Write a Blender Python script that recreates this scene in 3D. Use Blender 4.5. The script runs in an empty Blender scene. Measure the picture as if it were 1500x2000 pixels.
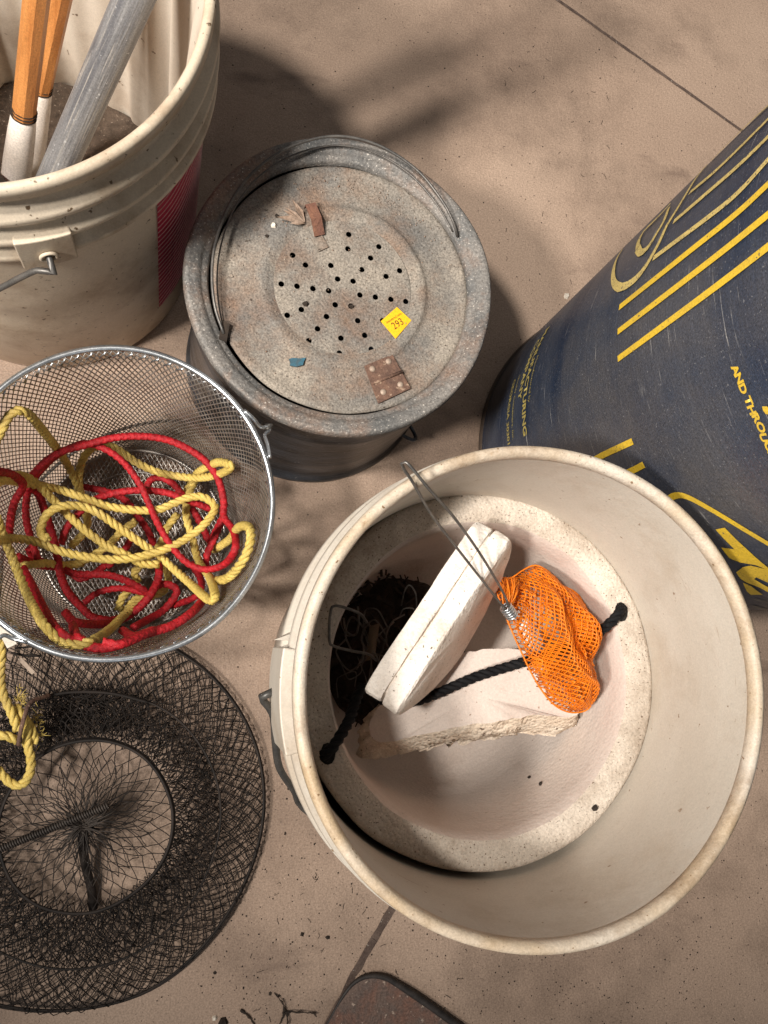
import bpy, math, random
import numpy as np
from mathutils import Vector, Matrix, Quaternion, noise
PI=math.pi
random.seed(7)
scene=bpy.context.scene
col=scene.collection
# ---------------------------------------------------------------- camera
H=.868; FPX=1700.; NAD=(368.5,1254.2)
n=np.array([(NAD[0]-750)/FPX,-(NAD[1]-1000)/FPX,-1.]); n/=np.linalg.norm(n)
AZ=-n; AX=np.array([1,0,0])-n[0]*n; AX/=np.linalg.norm(AX); AY=np.cross(AZ,AX)
cam_d=bpy.data.cameras.new('camera'); cam=bpy.data.objects.new('camera',cam_d); col.objects.link(cam)
cam_d.sensor_width=36; cam_d.sensor_fit='AUTO'; cam_d.lens=FPX/2000*36
cam_d.clip_start=.01; cam_d.clip_end=50
M=Matrix.Identity(4)
for k in range(3):
    M[0][k],M[1][k],M[2][k]=AX[k],AY[k],AZ[k]
M[2][3]=H
cam.matrix_world=M
scene.camera=cam
# ---------------------------------------------------------------- light
world=bpy.data.worlds.new('World'); scene.world=world; world.use_nodes=True
bg=world.node_tree.nodes['Background']; bg.inputs[0].default_value=(.95,.96,1,1); bg.inputs[1].default_value=.085
def area(name,loc,target,size,power,colr):
    l=bpy.data.lights.new(name,'AREA'); l.shape='DISK'; l.size=size; l.energy=power; l.color=colr
    o=bpy.data.objects.new(name,l); col.objects.link(o); o.location=loc
    o.rotation_euler=(Vector(target)-Vector(loc)).to_track_quat('-Z','Y').to_euler(); return o
KD=Vector((-.168,-.076,.216)).normalized()
KT=Vector((.25,.25,.1))
def spot(name,d,power,soft):
    sl=bpy.data.lights.new(name,'SPOT'); sl.energy=power; sl.color=(1,.94,.865); sl.shadow_soft_size=soft; sl.spot_size=math.radians(59); sl.spot_blend=1
    o=bpy.data.objects.new(name,sl); col.objects.link(o); o.location=KT+d*2.5
    o.rotation_euler=(Vector((.46,.72,0))-o.location).to_track_quat('-Z','Y').to_euler()
spot('ceiling_lamp',KD,232,.12)
spot('ceiling_lamp_steep',Vector((-.115,-.022,.214)).normalized(),240,.09)
area('room_fill',(.9,1.9,1.7),(.3,.3,0),.9,3.5,(1,.94,.88))  # unseen soft fill, added to lift the floor on the far side
area('near_side_fill',(.1,-1.7,1.3),(.2,.2,.1),.9,2.2,(.9,.95,1))  # unseen weak fill added on the camera side for highlights on the dark metal
scene.view_settings.view_transform='Standard'; scene.view_settings.look='None'
scene.view_settings.exposure=0; scene.view_settings.gamma=1

# ---------------------------------------------------------------- helpers
def ray(u,v):
    r=np.array([(u-750)/FPX,-(v-1000)/FPX,-1.]); return Vector((float(r@AX),float(r@AY),float(r@AZ)))
def at(u,v,z=0.):
    w=ray(u,v); s=(z-H)/w.z; return Vector((w.x*s,w.y*s,z))
def on_cone(u,v,cx,cy,rf):
    """front hit of a pixel ray with an upright surface of revolution r=rf(z)"""
    w=ray(u,v); prev=None
    for i in range(1,1200):
        z=.75-i*.75/1200; s=(z-H)/w.z; x,y=w.x*s,w.y*s
        if math.hypot(x-cx,y-cy)<=rf(z): return Vector((x,y,z))
    return None
def tag(o,label=None,cat=None,group=None,kind=None):
    if label:o['label']=label
    if cat:o['category']=cat
    if group:o['group']=group
    if kind:o['kind']=kind
    return o
ORG={}
def thing(name,label,cat,loc,group=None,rot=None):
    o=bpy.data.objects.new(name,None); col.objects.link(o); o.location=loc; o.empty_display_size=.02
    if rot is not None: o.rotation_mode='QUATERNION'; o.rotation_quaternion=rot
    ORG[o.name]=Matrix.Translation(Vector(loc))@(rot.to_matrix().to_4x4() if rot is not None else Matrix()); return tag(o,label,cat,group)
class MB:
    def __init__(s): s.v=[];s.f=[]
    def add(s,v,f):
        b=len(s.v); s.v+= [tuple(p) for p in v]; s.f+=[tuple(b+i for i in q) for q in f]; return s
    def build(s,name,m,parent=None,loc=None,smooth=True,auto=None,rot=None):
        if parent is not None: o0=ORG[parent.name]
        else: o0=Matrix.Translation(Vector(loc if loc is not None else (0,0,0)))@(rot.to_matrix().to_4x4() if rot is not None else Matrix())
        inv=o0.inverted()
        me=bpy.data.meshes.new(name); me.from_pydata([tuple(inv@Vector(p)) for p in s.v],[],s.f); me.update()
        me.materials.append(m)
        if smooth: me.polygons.foreach_set('use_smooth',[True]*len(me.polygons))
        o=bpy.data.objects.new(name,me); col.objects.link(o)
        if smooth and auto: me.set_sharp_from_angle(angle=math.radians(auto))
        if parent is not None: o.parent=parent
        else:
            o.location=o0.translation
            if rot is not None: o.rotation_mode='QUATERNION'; o.rotation_quaternion=rot
        ORG[o.name]=o0
        return o
def cr(P,step=.004,closed=False):
    """Catmull-Rom resample"""
    P=[Vector(p) for p in P]; N=len(P); out=[]
    seg=N if closed else N-1
    for i in range(seg):
        if closed: a,b,c,d=P[(i-1)%N],P[i],P[(i+1)%N],P[(i+2)%N]
        else: a=P[i-1] if i else P[0]*2-P[1]; b,c=P[i],P[i+1]; d=P[i+2] if i+2<N else P[-1]*2-P[-2]
        k=max(1,int((c-b).length/step))
        for j in range(k):
            t=j/k
            out.append(.5*((2*b)+(c-a)*t+(2*a-5*b+4*c-d)*t*t+(3*b-a-3*c+d)*t**3))
    if not closed: out.append(P[-1])
    return out
def frames(P,closed=False):
    N=len(P);T=[]
    for i in range(N):
        if closed: t=P[(i+1)%N]-P[i-1]
        else: t=P[min(i+1,N-1)]-P[max(i-1,0)]
        T.append(t.normalized() if t.length>1e-9 else Vector((1,0,0)))
    u=T[0].orthogonal().normalized(); U=[]
    for i in range(N):
        u=(u-T[i]*u.dot(T[i]))
        u=u.normalized() if u.length>1e-6 else T[i].orthogonal().normalized()
        U.append(u.copy())
    return T,U,[T[i].cross(U[i]) for i in range(N)]
def tube(mb,P,r,k=8,closed=False,rf=None,flat=1.):
    P=[Vector(p) for p in P];T,U,V=frames(P,closed); v=[];f=[]
    for i,p in enumerate(P):
        rr=rf(i/(len(P)-1)) if rf else r
        for j in range(k):
            a=2*PI*j/k; v.append(p+U[i]*math.cos(a)*rr+V[i]*math.sin(a)*rr*flat)
    N=len(P)
    for i in range(N if closed else N-1):
        i2=(i+1)%N
        for j in range(k): f.append((i*k+j,i*k+(j+1)%k,i2*k+(j+1)%k,i2*k+j))
    if not closed: f.append(tuple(reversed(range(k)))); f.append(tuple((N-1)*k+j for j in range(k)))
    mb.add(v,f); return mb
def lathe(mb,prof,cx,cy,n=128,closed=False,wob=None,a0=0,a1=2*PI):
    full=abs(a1-a0-2*PI)<1e-6; cols=n if full else n+1; v=[];f=[];m=len(prof)
    for i in range(cols):
        a=a0+(a1-a0)*i/n; c,s=math.cos(a),math.sin(a)
        for j,(r,z) in enumerate(prof):
            if wob: r,z=wob(a,r,z,j)
            v.append((cx+r*c,cy+r*s,z))
    for i in range(n):
        i2=(i+1)%cols if full else i+1
        for j in range(m if closed else m-1):
            j2=(j+1)%m; f.append((i*m+j,i2*m+j,i2*m+j2,i*m+j2))
    mb.add(v,f); return mb
def ringpts(cx,cy,z,r,n=96,wr=0,wz=0,seed=0):
    out=[]
    for i in range(n):
        a=2*PI*i/n
        k=noise.noise(Vector((math.cos(a)*1.5+seed,math.sin(a)*1.5,seed*.7)))
        k2=noise.noise(Vector((math.cos(a)*1.5+seed,math.sin(a)*1.5,9+seed*.7)))
        out.append(Vector((cx+(r+wr*k)*math.cos(a),cy+(r+wr*k)*math.sin(a),z+wz*k2)))
    return out
def rope3(mb,P,r,pitch=.022,k=7,step=.0028,strands=3,ph=0):
    """laid rope: three strands twisted about the path"""
    P=cr(P,step);T,U,V=frames(P); L=0; ang=[0]
    for i in range(1,len(P)): L+=(P[i]-P[i-1]).length; ang.append(L/pitch*2*PI)
    for s in range(strands):
        Q=[P[i]+(U[i]*math.cos(ang[i]+ph+2*PI*s/strands)+V[i]*math.sin(ang[i]+ph+2*PI*s/strands))*r*.50 for i in range(len(P))]
        tube(mb,Q,r*.50,k)
def braid(mb,P,r,step=.0007,k=14):
    P=cr(P,step);T,U,V=frames(P);v=[];f=[];L=0
    for i,p in enumerate(P):
        if i:L+=(P[i]-P[i-1]).length
        for j in range(k):
            a=2*PI*j/k
            d=max(math.sin(3*a+L*1100),math.sin(3*a-L*1100))
            rr=r*(.90+.13*d)
            v.append(p+U[i]*math.cos(a)*rr+V[i]*math.sin(a)*rr*.85)
    for i in range(len(P)-1):
        for j in range(k): f.append((i*k+j,i*k+(j+1)%k,(i+1)*k+(j+1)%k,(i+1)*k+j))
    f.append(tuple(reversed(range(k)))); f.append(tuple((len(P)-1)*k+j for j in range(k)))
    mb.add(v,f)
def prism(mb,poly,z0,z1):
    """vertical prism on a list of xy"""
    m=len(poly); v=[(x,y,z0) for x,y in poly]+[(x,y,z1) for x,y in poly]
    f=[tuple(reversed(range(m))),tuple(range(m,2*m))]+[(i,(i+1)%m,m+(i+1)%m,m+i) for i in range(m)]
    mb.add(v,f)
def box(mb,c,ex,ey,ez):
    """oriented box, half extents as vectors"""
    c=Vector(c);ex=Vector(ex);ey=Vector(ey);ez=Vector(ez)
    v=[c+sx*ex+sy*ey+sz*ez for sz in(-1,1) for sx,sy in((-1,-1),(1,-1),(1,1),(-1,1))]
    mb.add(v,[(3,2,1,0),(4,5,6,7),(0,1,5,4),(1,2,6,5),(2,3,7,6),(3,0,4,7)])
def bevel(o,w,seg=2):
    m=o.modifiers.new('bevel','BEVEL'); m.width=w; m.segments=seg; m.limit_method='ANGLE'; m.angle_limit=math.radians(35)

# ---------------------------------------------------------------- materials
def mat(name,base,var=None,vs=8,vamt=.6,spot=None,ss=120,st=.66,dirt=None,ds=5,dt=.55,rough=.6,metal=0,bump=.2,bs=90,stretch=(1,1,1),spec=.4,rvar=.1,foam=False,sheen=0,streak=None,transl=0,grain=.22,gs=700):
    m=bpy.data.materials.new(name); m.use_nodes=True; nt=m.node_tree; N=nt.nodes; L=nt.links
    b=N['Principled BSDF']; b.inputs['Roughness'].default_value=rough; b.inputs['Metallic'].default_value=metal
    b.inputs['Specular IOR Level'].default_value=spec
    tc=N.new('ShaderNodeTexCoord')
    def mp(sc=(1,1,1)):
        q=N.new('ShaderNodeMapping'); q.inputs['Scale'].default_value=sc; L.new(tc.outputs['Object'],q.inputs[0]); return q.outputs[0]
    def nz(scale,detail=4,vec=None,rg=.55):
        q=N.new('ShaderNodeTexNoise'); q.inputs['Scale'].default_value=scale; q.inputs['Detail'].default_value=detail; q.inputs['Roughness'].default_value=rg
        L.new(vec if vec is not None else mp(),q.inputs['Vector']); return q.outputs['Fac']
    def rng(x,a,c):
        q=N.new('ShaderNodeMapRange'); q.inputs[1].default_value=a;q.inputs[2].default_value=c; L.new(x,q.inputs[0]); return q.outputs[0]
    def mix(f,a,c):
        q=N.new('ShaderNodeMix'); q.data_type='RGBA'; 
        if isinstance(f,float): q.inputs[0].default_value=f
        else: L.new(f,q.inputs[0])
        for i,x in((6,a),(7,c)):
            if isinstance(x,tuple): q.inputs[i].default_value=(*x,1)
            else: L.new(x,q.inputs[i])
        return q.outputs[2]
    def mul(x,k):
        q=N.new('ShaderNodeMath'); q.operation='MULTIPLY'; L.new(x,q.inputs[0])
        if isinstance(k,(int,float)): q.inputs[1].default_value=k
        else: L.new(k,q.inputs[1])
        return q.outputs[0]
    c=base
    if var: c=mix(mul(rng(nz(vs,6,mp(stretch)),.35,.65),vamt),c,var)
    if dirt: c=mix(mul(rng(nz(ds,9,None,.68),dt-.05,dt+.16),.8),c,dirt)
    if streak: c=mix(rng(nz(1,4,mp(streak[1]),.6),streak[2],streak[2]+.1),c,streak[0])
    if spot: c=mix(rng(nz(ss,3,None,.5),st,st+.05),c,spot)
    if grain:
        g=rng(nz(gs,3,None,.7),.3,.7); q=N.new('ShaderNodeMath'); q.operation='MULTIPLY_ADD'; L.new(g,q.inputs[0]); q.inputs[1].default_value=2*grain; q.inputs[2].default_value=1-grain
        hv=N.new('ShaderNodeHueSaturation'); L.new(q.outputs[0],hv.inputs['Value'])
        if isinstance(c,tuple): hv.inputs['Color'].default_value=(*c,1)
        else: L.new(c,hv.inputs['Color'])
        c=hv.outputs[0]
    if isinstance(c,tuple): b.inputs['Base Color'].default_value=(*c,1)
    else: L.new(c,b.inputs['Base Color'])
    if rvar:
        q=N.new('ShaderNodeMath'); q.operation='MULTIPLY_ADD'; L.new(nz(14,5),q.inputs[0]); q.inputs[1].default_value=rvar*2; q.inputs[2].default_value=rough-rvar; L.new(q.outputs[0],b.inputs['Roughness'])
    if bump:
        bp=N.new('ShaderNodeBump'); bp.inputs['Strength'].default_value=bump; bp.inputs['Distance'].default_value=.0015
        if foam:
            q=N.new('ShaderNodeTexVoronoi'); q.inputs['Scale'].default_value=bs; L.new(mp(),q.inputs['Vector']); h=q.outputs['Distance']
            h2=nz(bs*.4,3); a=N.new('ShaderNodeMath'); a.operation='SUBTRACT'; L.new(h2,a.inputs[0]); L.new(h,a.inputs[1]); h=a.outputs[0]
        else: h=nz(bs,6,mp(stretch))
        L.new(h,bp.inputs['Height']); L.new(bp.outputs[0],b.inputs['Normal'])
    if transl: b.inputs['Subsurface Weight'].default_value=transl; b.inputs['Subsurface Radius'].default_value=(.01,.007,.005); b.inputs['Subsurface Scale'].default_value=1
    m['x']=1
    return m
floor_m=mat('concrete_paint',(.435,.318,.24),(.33,.232,.172),3.4,.9,spot=(.09,.06,.045),ss=330,st=.68,dirt=(.15,.105,.078),ds=3.8,dt=.52,rough=.6,bump=.6,bs=260,spec=.3,streak=((.235,.165,.125),(5,13,1),.60),grain=.28,gs=600)
joint_m=mat('joint_grit',(.075,.05,.04),(.17,.12,.095),60,.8,rough=.9,bump=.8,bs=500,spot=(.4,.35,.3),ss=400,st=.66)
cream_m=mat('aged_cream_plastic',(.64,.55,.435),(.54,.445,.33),7,.8,spot=(.12,.075,.04),ss=190,st=.665,dirt=(.30,.20,.12),ds=15,dt=.53,rough=.42,bump=.2,bs=150,spec=.45,streak=((.26,.17,.10),(26,26,180),.675),grain=.1)
creamin_m=mat('aged_cream_plastic_inside',(.74,.66,.56),(.60,.50,.40),9,.7,spot=(.16,.1,.06),ss=120,st=.70,dirt=(.45,.34,.25),ds=12,dt=.58,rough=.45,bump=.1,bs=100,grain=.1)
white_m=mat('scuffed_white_plastic',(.565,.515,.445),(.49,.435,.365),9,.7,spot=(.24,.16,.10),ss=200,st=.70,dirt=(.40,.325,.245),ds=10,dt=.56,rough=.45,bump=.15,bs=120,spec=.35,stretch=(1,1,2),streak=((.36,.275,.20),(22,22,260),.66),grain=.09)
rim_m=mat('yellowed_rim_plastic',(.62,.55,.465),(.47,.35,.22),15,1.,spot=(.20,.12,.06),ss=330,st=.67,dirt=(.25,.16,.09),ds=22,dt=.55,rough=.5,bump=.45,bs=200,grain=.16,streak=((.34,.23,.14),(60,60,300),.66))
foam_m=mat('dirty_foam',(.64,.565,.48),(.45,.38,.31),17,1.,spot=(.12,.08,.055),ss=620,st=.64,dirt=(.30,.23,.17),ds=20,dt=.525,rough=.85,bump=.4,bs=360,foam=True,spec=.2,grain=.2)
foamin_m=mat('smooth_foam',(.66,.575,.515),(.56,.47,.41),9,.8,spot=(.28,.19,.14),ss=330,st=.71,dirt=(.40,.30,.24),ds=8,dt=.56,rough=.8,bump=.2,bs=300,foam=True,spec=.2,grain=.1)
foamw_m=mat('white_foam',(.82,.765,.70),(.70,.625,.55),22,.9,spot=(.16,.12,.09),ss=360,st=.67,dirt=(.44,.36,.29),ds=34,dt=.57,rough=.8,bump=.45,bs=330,foam=True,spec=.25,grain=.12)
foamb_m=mat('broken_foam',(.76,.67,.56),(.62,.49,.37),40,.8,spot=(.16,.11,.08),ss=260,st=.66,rough=.9,bump=.8,bs=300,foam=True,spec=.2)
galv_m=mat('galvanised_steel',(.30,.28,.26),(.17,.165,.16),16,1.,spot=(.5,.47,.44),ss=520,st=.64,dirt=(.25,.155,.10),ds=16,dt=.52,rough=.5,metal=.25,bump=.5,bs=200,grain=.35)
dust_m=mat('dusty_galvanised_lid',(.315,.272,.222),(.15,.142,.132),15,1.,spot=(.075,.055,.042),ss=420,st=.66,dirt=(.21,.125,.078),ds=17,dt=.525,rough=.78,metal=.05,bump=.7,bs=380,grain=.5,gs=650)
dustf_m=mat('dusty_steel_flange',(.23,.21,.19),(.105,.108,.108),26,1.,spot=(.52,.48,.43),ss=700,st=.64,dirt=(.24,.14,.09),ds=22,dt=.51,rough=.65,metal=.15,bump=.6,bs=300,grain=.42,gs=500)
body_m=mat('worn_galvanised_body',(.105,.125,.155),(.018,.022,.028),14,1.,spot=(.45,.43,.41),ss=260,st=.71,dirt=(.03,.027,.025),ds=11,dt=.50,rough=.36,metal=.5,bump=.7,bs=60,stretch=(1,1,4),grain=.4)
rust_m=mat('rusty_steel',(.20,.115,.08),(.11,.065,.05),120,.9,spot=(.36,.25,.18),ss=260,st=.62,rough=.85,bump=.8,bs=400,metal=.2)
rivet_m=mat('pale_rivet',(.42,.33,.26),(.3,.22,.17),200,.8,rough=.6,metal=.3)
wire_m=mat('grey_wire',(.11,.105,.10),(.22,.2,.18),80,.7,rough=.45,metal=.6,bump=.2)
darkwire_m=mat('dark_bail_wire',(.06,.058,.055),(.11,.1,.09),60,.8,rough=.45,metal=.4)
brightw_m=mat('zinc_wire',(.62,.64,.66),(.4,.42,.44),70,.8,rough=.27,metal=.9,bump=.1)
meshw_m=mat('basket_mesh_wire',(.46,.43,.40),(.24,.2,.17),60,.9,rough=.34,metal=.65,bump=0,grain=0)
net_m=mat('black_netting_wire',(.010,.008,.007),(.030,.022,.018),40,.9,rough=.7,metal=0,bump=0,grain=0,spec=.3)
netg_m=mat('grey_netting_wire',(.075,.06,.05),(.035,.028,.024),60,.9,rough=.6,metal=.1,bump=0,grain=0)
yel_m=mat('yellow_poly_rope',(.76,.57,.16),(.60,.43,.10),60,.8,rough=.45,bump=.6,bs=1400,spec=.4,dirt=(.34,.23,.08),ds=25,dt=.55)
red_m=mat('red_braided_cord',(.50,.012,.02),(.27,.007,.012),200,.9,rough=.55,bump=.5,bs=1500,spec=.4,grain=.4,gs=1300)
blk_m=mat('black_rope',(.004,.004,.005),(.012,.012,.013),90,.8,rough=.75,bump=.4,bs=1000,spec=.2,grain=0)
org_m=mat('orange_mesh_net',(.84,.225,.008),(.64,.14,.006),60,.6,rough=.5,bump=0,grain=0)
navy_m=mat('scuffed_navy_drum',(.017,.027,.052),(.048,.058,.082),2.2,1.,spot=(.17,.17,.18),ss=600,st=.655,dirt=(.09,.082,.08),ds=5,dt=.50,rough=.42,bump=.3,bs=40,stretch=(1,1,9),streak=((.36,.35,.34),(20,20,480),.65),spec=.5,grain=.5,gs=900)
ink_m=mat('yellow_print',(.74,.49,.035),(.60,.40,.05),30,.8,spot=(.10,.09,.08),ss=520,st=.655,rough=.5,bump=.1,grain=.2)
inkold_m=mat('faded_tan_print',(.60,.46,.16),(.46,.35,.13),60,.8,spot=(.10,.09,.08),ss=500,st=.60,rough=.6,bump=.1,grain=.3)
inkg_m=mat('grey_print',(.22,.2,.16),rough=.6)
wood_m=mat('varnished_wood',(.62,.27,.085),(.42,.16,.045),10,.95,rough=.35,bump=.2,bs=80,stretch=(14,14,1.2),spec=.5)
sock_m=mat('white_ferrule',(.72,.66,.60),(.62,.54,.47),14,.7,spot=(.25,.16,.1),ss=150,st=.7,rough=.4,bump=.1)
alu_m=mat('weathered_aluminium',(.36,.355,.35),(.15,.15,.16),22,1.,spot=(.5,.5,.5),ss=330,st=.66,rough=.5,metal=.3,bump=.5,bs=120,stretch=(6,6,.35),streak=((.46,.43,.39),(320,320,9),.55),grain=.25)
label_m=mat('red_label',(.46,.014,.055),(.34,.012,.04),20,.6,rough=.45,bump=.1,spot=(.4,.25,.2),ss=260,st=.70)
line_m=mat('pale_label_line',(.62,.36,.33),rough=.5)
muck_m=mat('dried_muck',(.06,.042,.03),(.12,.085,.062),120,.9,rough=.95,bump=1.,bs=400,spot=(.28,.22,.17),ss=400,st=.64)
stick_m=mat('orange_sticker',(.90,.50,.015),(.82,.42,.01),80,.5,rough=.5,bump=.1)
inkb_m=mat('brown_ink',(.12,.04,.01),rough=.6)
leaf_m=mat('dry_leaf_brown',(.34,.25,.19),(.2,.13,.09),150,.9,rough=.8,bump=.5)
blue_m=mat('blue_scrap_paint',(.03,.13,.19),(.05,.07,.08),200,.8,rough=.6,bump=.6)
chip_m=mat('white_chip',(.75,.68,.58),rough=.8,bump=.5)
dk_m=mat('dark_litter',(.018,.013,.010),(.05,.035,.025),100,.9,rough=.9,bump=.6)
trayp_m=mat('rusty_plate_paint',(.17,.115,.09),(.085,.065,.058),24,1.,spot=(.38,.29,.23),ss=260,st=.66,dirt=(.24,.11,.07),ds=26,dt=.52,rough=.75,bump=.9,bs=260,grain=.4,gs=500)
trayr_m=mat('black_edge_rubber',(.018,.015,.014),(.05,.04,.035),90,.8,rough=.6,bump=.4)
strip_m=mat('tan_plastic_strip',(.48,.38,.30),(.36,.28,.22),60,.7,rough=.5)

# ---------------------------------------------------------------- floor
def gaps():
    mb=MB()
    mb.add([(-4,-4,0),(4,-4,0),(4,4,0),(-4,4,0)],[(0,1,2,3)])
    o=mb.build('floor',floor_m,smooth=False); tag(o,kind='structure')
gaps()
def joint(pts,w,name='floor_joint'):
    mb=MB(); P=[Vector((p[0],p[1],.0008)) for p in cr(pts,.01)]; T,U,V=frames(P); v=[];f=[]
    for i,p in enumerate(P):
        s=Vector((-T[i].y,T[i].x,0)); a=w*(1+.5*noise.noise(p*90)); b=w*(1+.5*noise.noise(p*90+Vector((5,5,5))))
        v+=[p+s*a,p-s*b]
    for i in range(len(P)-1): f.append((2*i,2*i+1,2*i+3,2*i+2))
    mb.add(v,f); tag(mb.build(name,joint_m,smooth=False),kind='structure')
A=at(1060,-20);B=at(1440,250); D=(B-A); joint([A-D*2,A,B,B+D*3],.0018)
A=at(768,1770);B=at(690,1905);D=B-A; joint([A-D*1.5,A,B,at(640,2000),B+D*2.5],.0034)

# loose dirt on the floor
def crumbs():
    mb=MB(); rnd=random.Random(3)
    def crumb(x,y,s,z=0.):
        k=rnd.randint(4,6); a0=rnd.random()*6; h=s*rnd.uniform(.3,.7)
        v=[(x+s*rnd.uniform(.5,1)*math.cos(a0+2*PI*i/k),y+s*rnd.uniform(.5,1)*math.sin(a0+2*PI*i/k),z+.0001) for i in range(k)]+[(x,y,z+h)]
        mb.add(v,[(i,(i+1)%k,k) for i in range(k)])
    for i in range(3000):
        u,v=rnd.uniform(-20,1520),rnd.uniform(0,2020)
        if rnd.random()<.45: v=rnd.uniform(1500,2020);u=rnd.uniform(380,1500)
        p=at(u,v); crumb(p.x,p.y,rnd.choice([.0004,.0005,.0007,.0009,.0012]))
    for (u,v,s) in [(557,1628,.002),(563,1540,.002),(560,1560,.0015),(640,1830,.003),(590,1825,.0028),(690,1480,.0015),(528,1940,.0025),(420,1900,.002),(545,1945,.002)]:
        p=at(u,v); crumb(p.x,p.y,s)
    for i in range(70):   # fibres and grass bits
        u,v=rnd.uniform(470,960),rnd.uniform(1650,2020)
        if i<25: u,v=rnd.uniform(960,1200),rnd.uniform(100,560)
        p=at(u,v,.0006); a=rnd.random()*6; l=rnd.uniform(.002,.007); q=p+Vector((math.cos(a),math.sin(a),0))*l; mid=(p+q)/2+Vector((rnd.uniform(-1,1),rnd.uniform(-1,1),.4))*l*.2
        tube(mb,[p,mid,q],.00022,4)
    tag(mb.build('dirt_crumbs',dk_m,smooth=False),'dark specks of grit and fibres scattered over the concrete floor','dirt',kind='stuff')
crumbs()
def twig(pts,r,label,name='twig',m=dk_m,cat='twig',z=.001):
    mb=MB()
    for line in pts: P_=cr([at(u,v,zz) for u,v,zz in line],.0015); P_=[p+Vector((noise.noise(p*400),noise.noise(p*400+Vector((3,3,3))),0))*.0007 for p in P_]; tube(mb,P_,r,6,rf=lambda t:r*(1.35-.9*t)*(1+.35*math.sin(t*17)))
    p=at(pts[0][0][0],pts[0][0][1],0); return tag(mb.build(name,m,loc=p),label,cat)
twig([[(552,1978,.002),(580,1977,.004),(622,1979,.002)],[(556,1975,.003),(552,1960,.004),(535,1938,.001)],[(560,1976,.002),(562,1999,.005),(558,2015,.001)],[(556,1978,.003),(545,2002,.002)],[(612,1978,.003),(618,1986,.001)]],.0008,'forked black twig lying on the floor left of the rusty plate')
twig([[(470,1972,.001),(484,1984,.002),(500,2004,.001)]],.0009,'short dark stalk on the floor left of the forked black twig')
def chip(u,v,s,name,label,m,z=0):
    p=at(u,v,z); rnd=random.Random(int(u)); mb=MB(); k=6
    v_=[(p.x+s*rnd.uniform(.6,1.1)*math.cos(2*PI*i/k),p.y+s*rnd.uniform(.6,1.1)*math.sin(2*PI*i/k),z) for i in range(k)]
    v_+=[(p.x+(a[0]-p.x)*.6,p.y+(a[1]-p.y)*.6,z+s*rnd.uniform(.5,.9)) for a in v_]
    mb.add(v_,[(i,(i+1)%k,k+(i+1)%k,k+i) for i in range(k)]+[tuple(range(k,2*k)),tuple(reversed(range(k)))])
    return tag(mb.build(name,m,loc=p,smooth=False),label,'debris')
chip(1106,579,.0042,'paint_chip','white crumbly chip on the floor touching the navy drum',chip_m)
chip(419,1988,.0034,'stone_chip','small white chip on the floor at the bottom edge below the black wire net',chip_m)
chip(436,1998,.006,'bark_flake','dark brown flake beside the small white chip at the bottom edge',dk_m)

# ---------------------------------------------------------------- rusty plate, bottom edge
def plate():
    o=thing('metal_plate','rust brown flat plate with round corner and black edging at the bottom edge','plate',at(760,2050,0))
    e=[at(u,v,.006) for u,v in[(600,2080),(640,2000),(672,1944),(695,1918),(722,1907),(752,1910),(778,1924),(830,1958),(900,2008),(1010,2086)]]
    E2=cr(e,.004); back=[at(1060,2300,.006),at(500,2300,.006)]
    mb=MB(); prism(mb,[(p.x,p.y) for p in E2]+[(p.x,p.y) for p in back],.0005,.006)
    mb.build('sheet',trayp_m,o,smooth=False)
    mb=MB(); tube(mb,[p+Vector((0,0,-.001)) for p in E2],.0034,8,rf=lambda t:.0012+.0026*min(1,max(0,(t-.2)*3)))
    mb.build('edging',trayr_m,o)
plate()

# ---------------------------------------------------------------- open white bucket (front)
BX,BY=.209,-.028
def bucket(o,cx,cy,prof_out,prof_in,rimp,mo,mi,mr,wob=None,n=160):
    lathe(MB(),prof_out,cx,cy,n,wob=wob).build('body',mo,o)
    mb=MB(); lathe(mb,prof_in,cx,cy,n,wob=wob); ib=mb.build('inner_wall',mi,o)
    lathe(MB(),rimp,cx,cy,n,closed=True,wob=wob).build('rim',mr,o)
def wobf(amp,seed):
    def w(a,r,z,j):
        k=noise.noise(Vector((math.cos(a)*1.1+seed,math.sin(a)*1.1,seed)))
        return r+amp*k,z
    return w
wb=thing('open_bucket','large open white plastic bucket with yellowed rim holding a foam liner','bucket',(BX,BY,0))
out=[(.001,.002),(.127,.002),(.130,.005),(.1375,.13),(.1425,.285),(.1428,.300),(.1535,.302),(.1550,.306),(.1545,.3185),(.1475,.321),(.1475,.333),(.1525,.335),(.1535,.339),(.1530,.349),(.1475,.352),(.1475,.359)]
inn=[(.001,.006),(.124,.006),(.127,.012),(.1345,.13),(.1395,.28),(.1425,.352),(.1432,.362)]
def lip(rc,zc,a,b,k=14): return [(rc+a*math.cos(2*PI*i/k),zc+b*math.sin(2*PI*i/k)) for i in range(k)]
w=wobf(.0018,3.3)
bucket(wb,BX,BY,out,inn,[(.1430,.358),(.1434,.3665),(.1450,.3695),(.1478,.3702),(.1502,.3690),(.1511,.3655),(.1508,.358)],white_m,white_m,rim_m,w)
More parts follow.
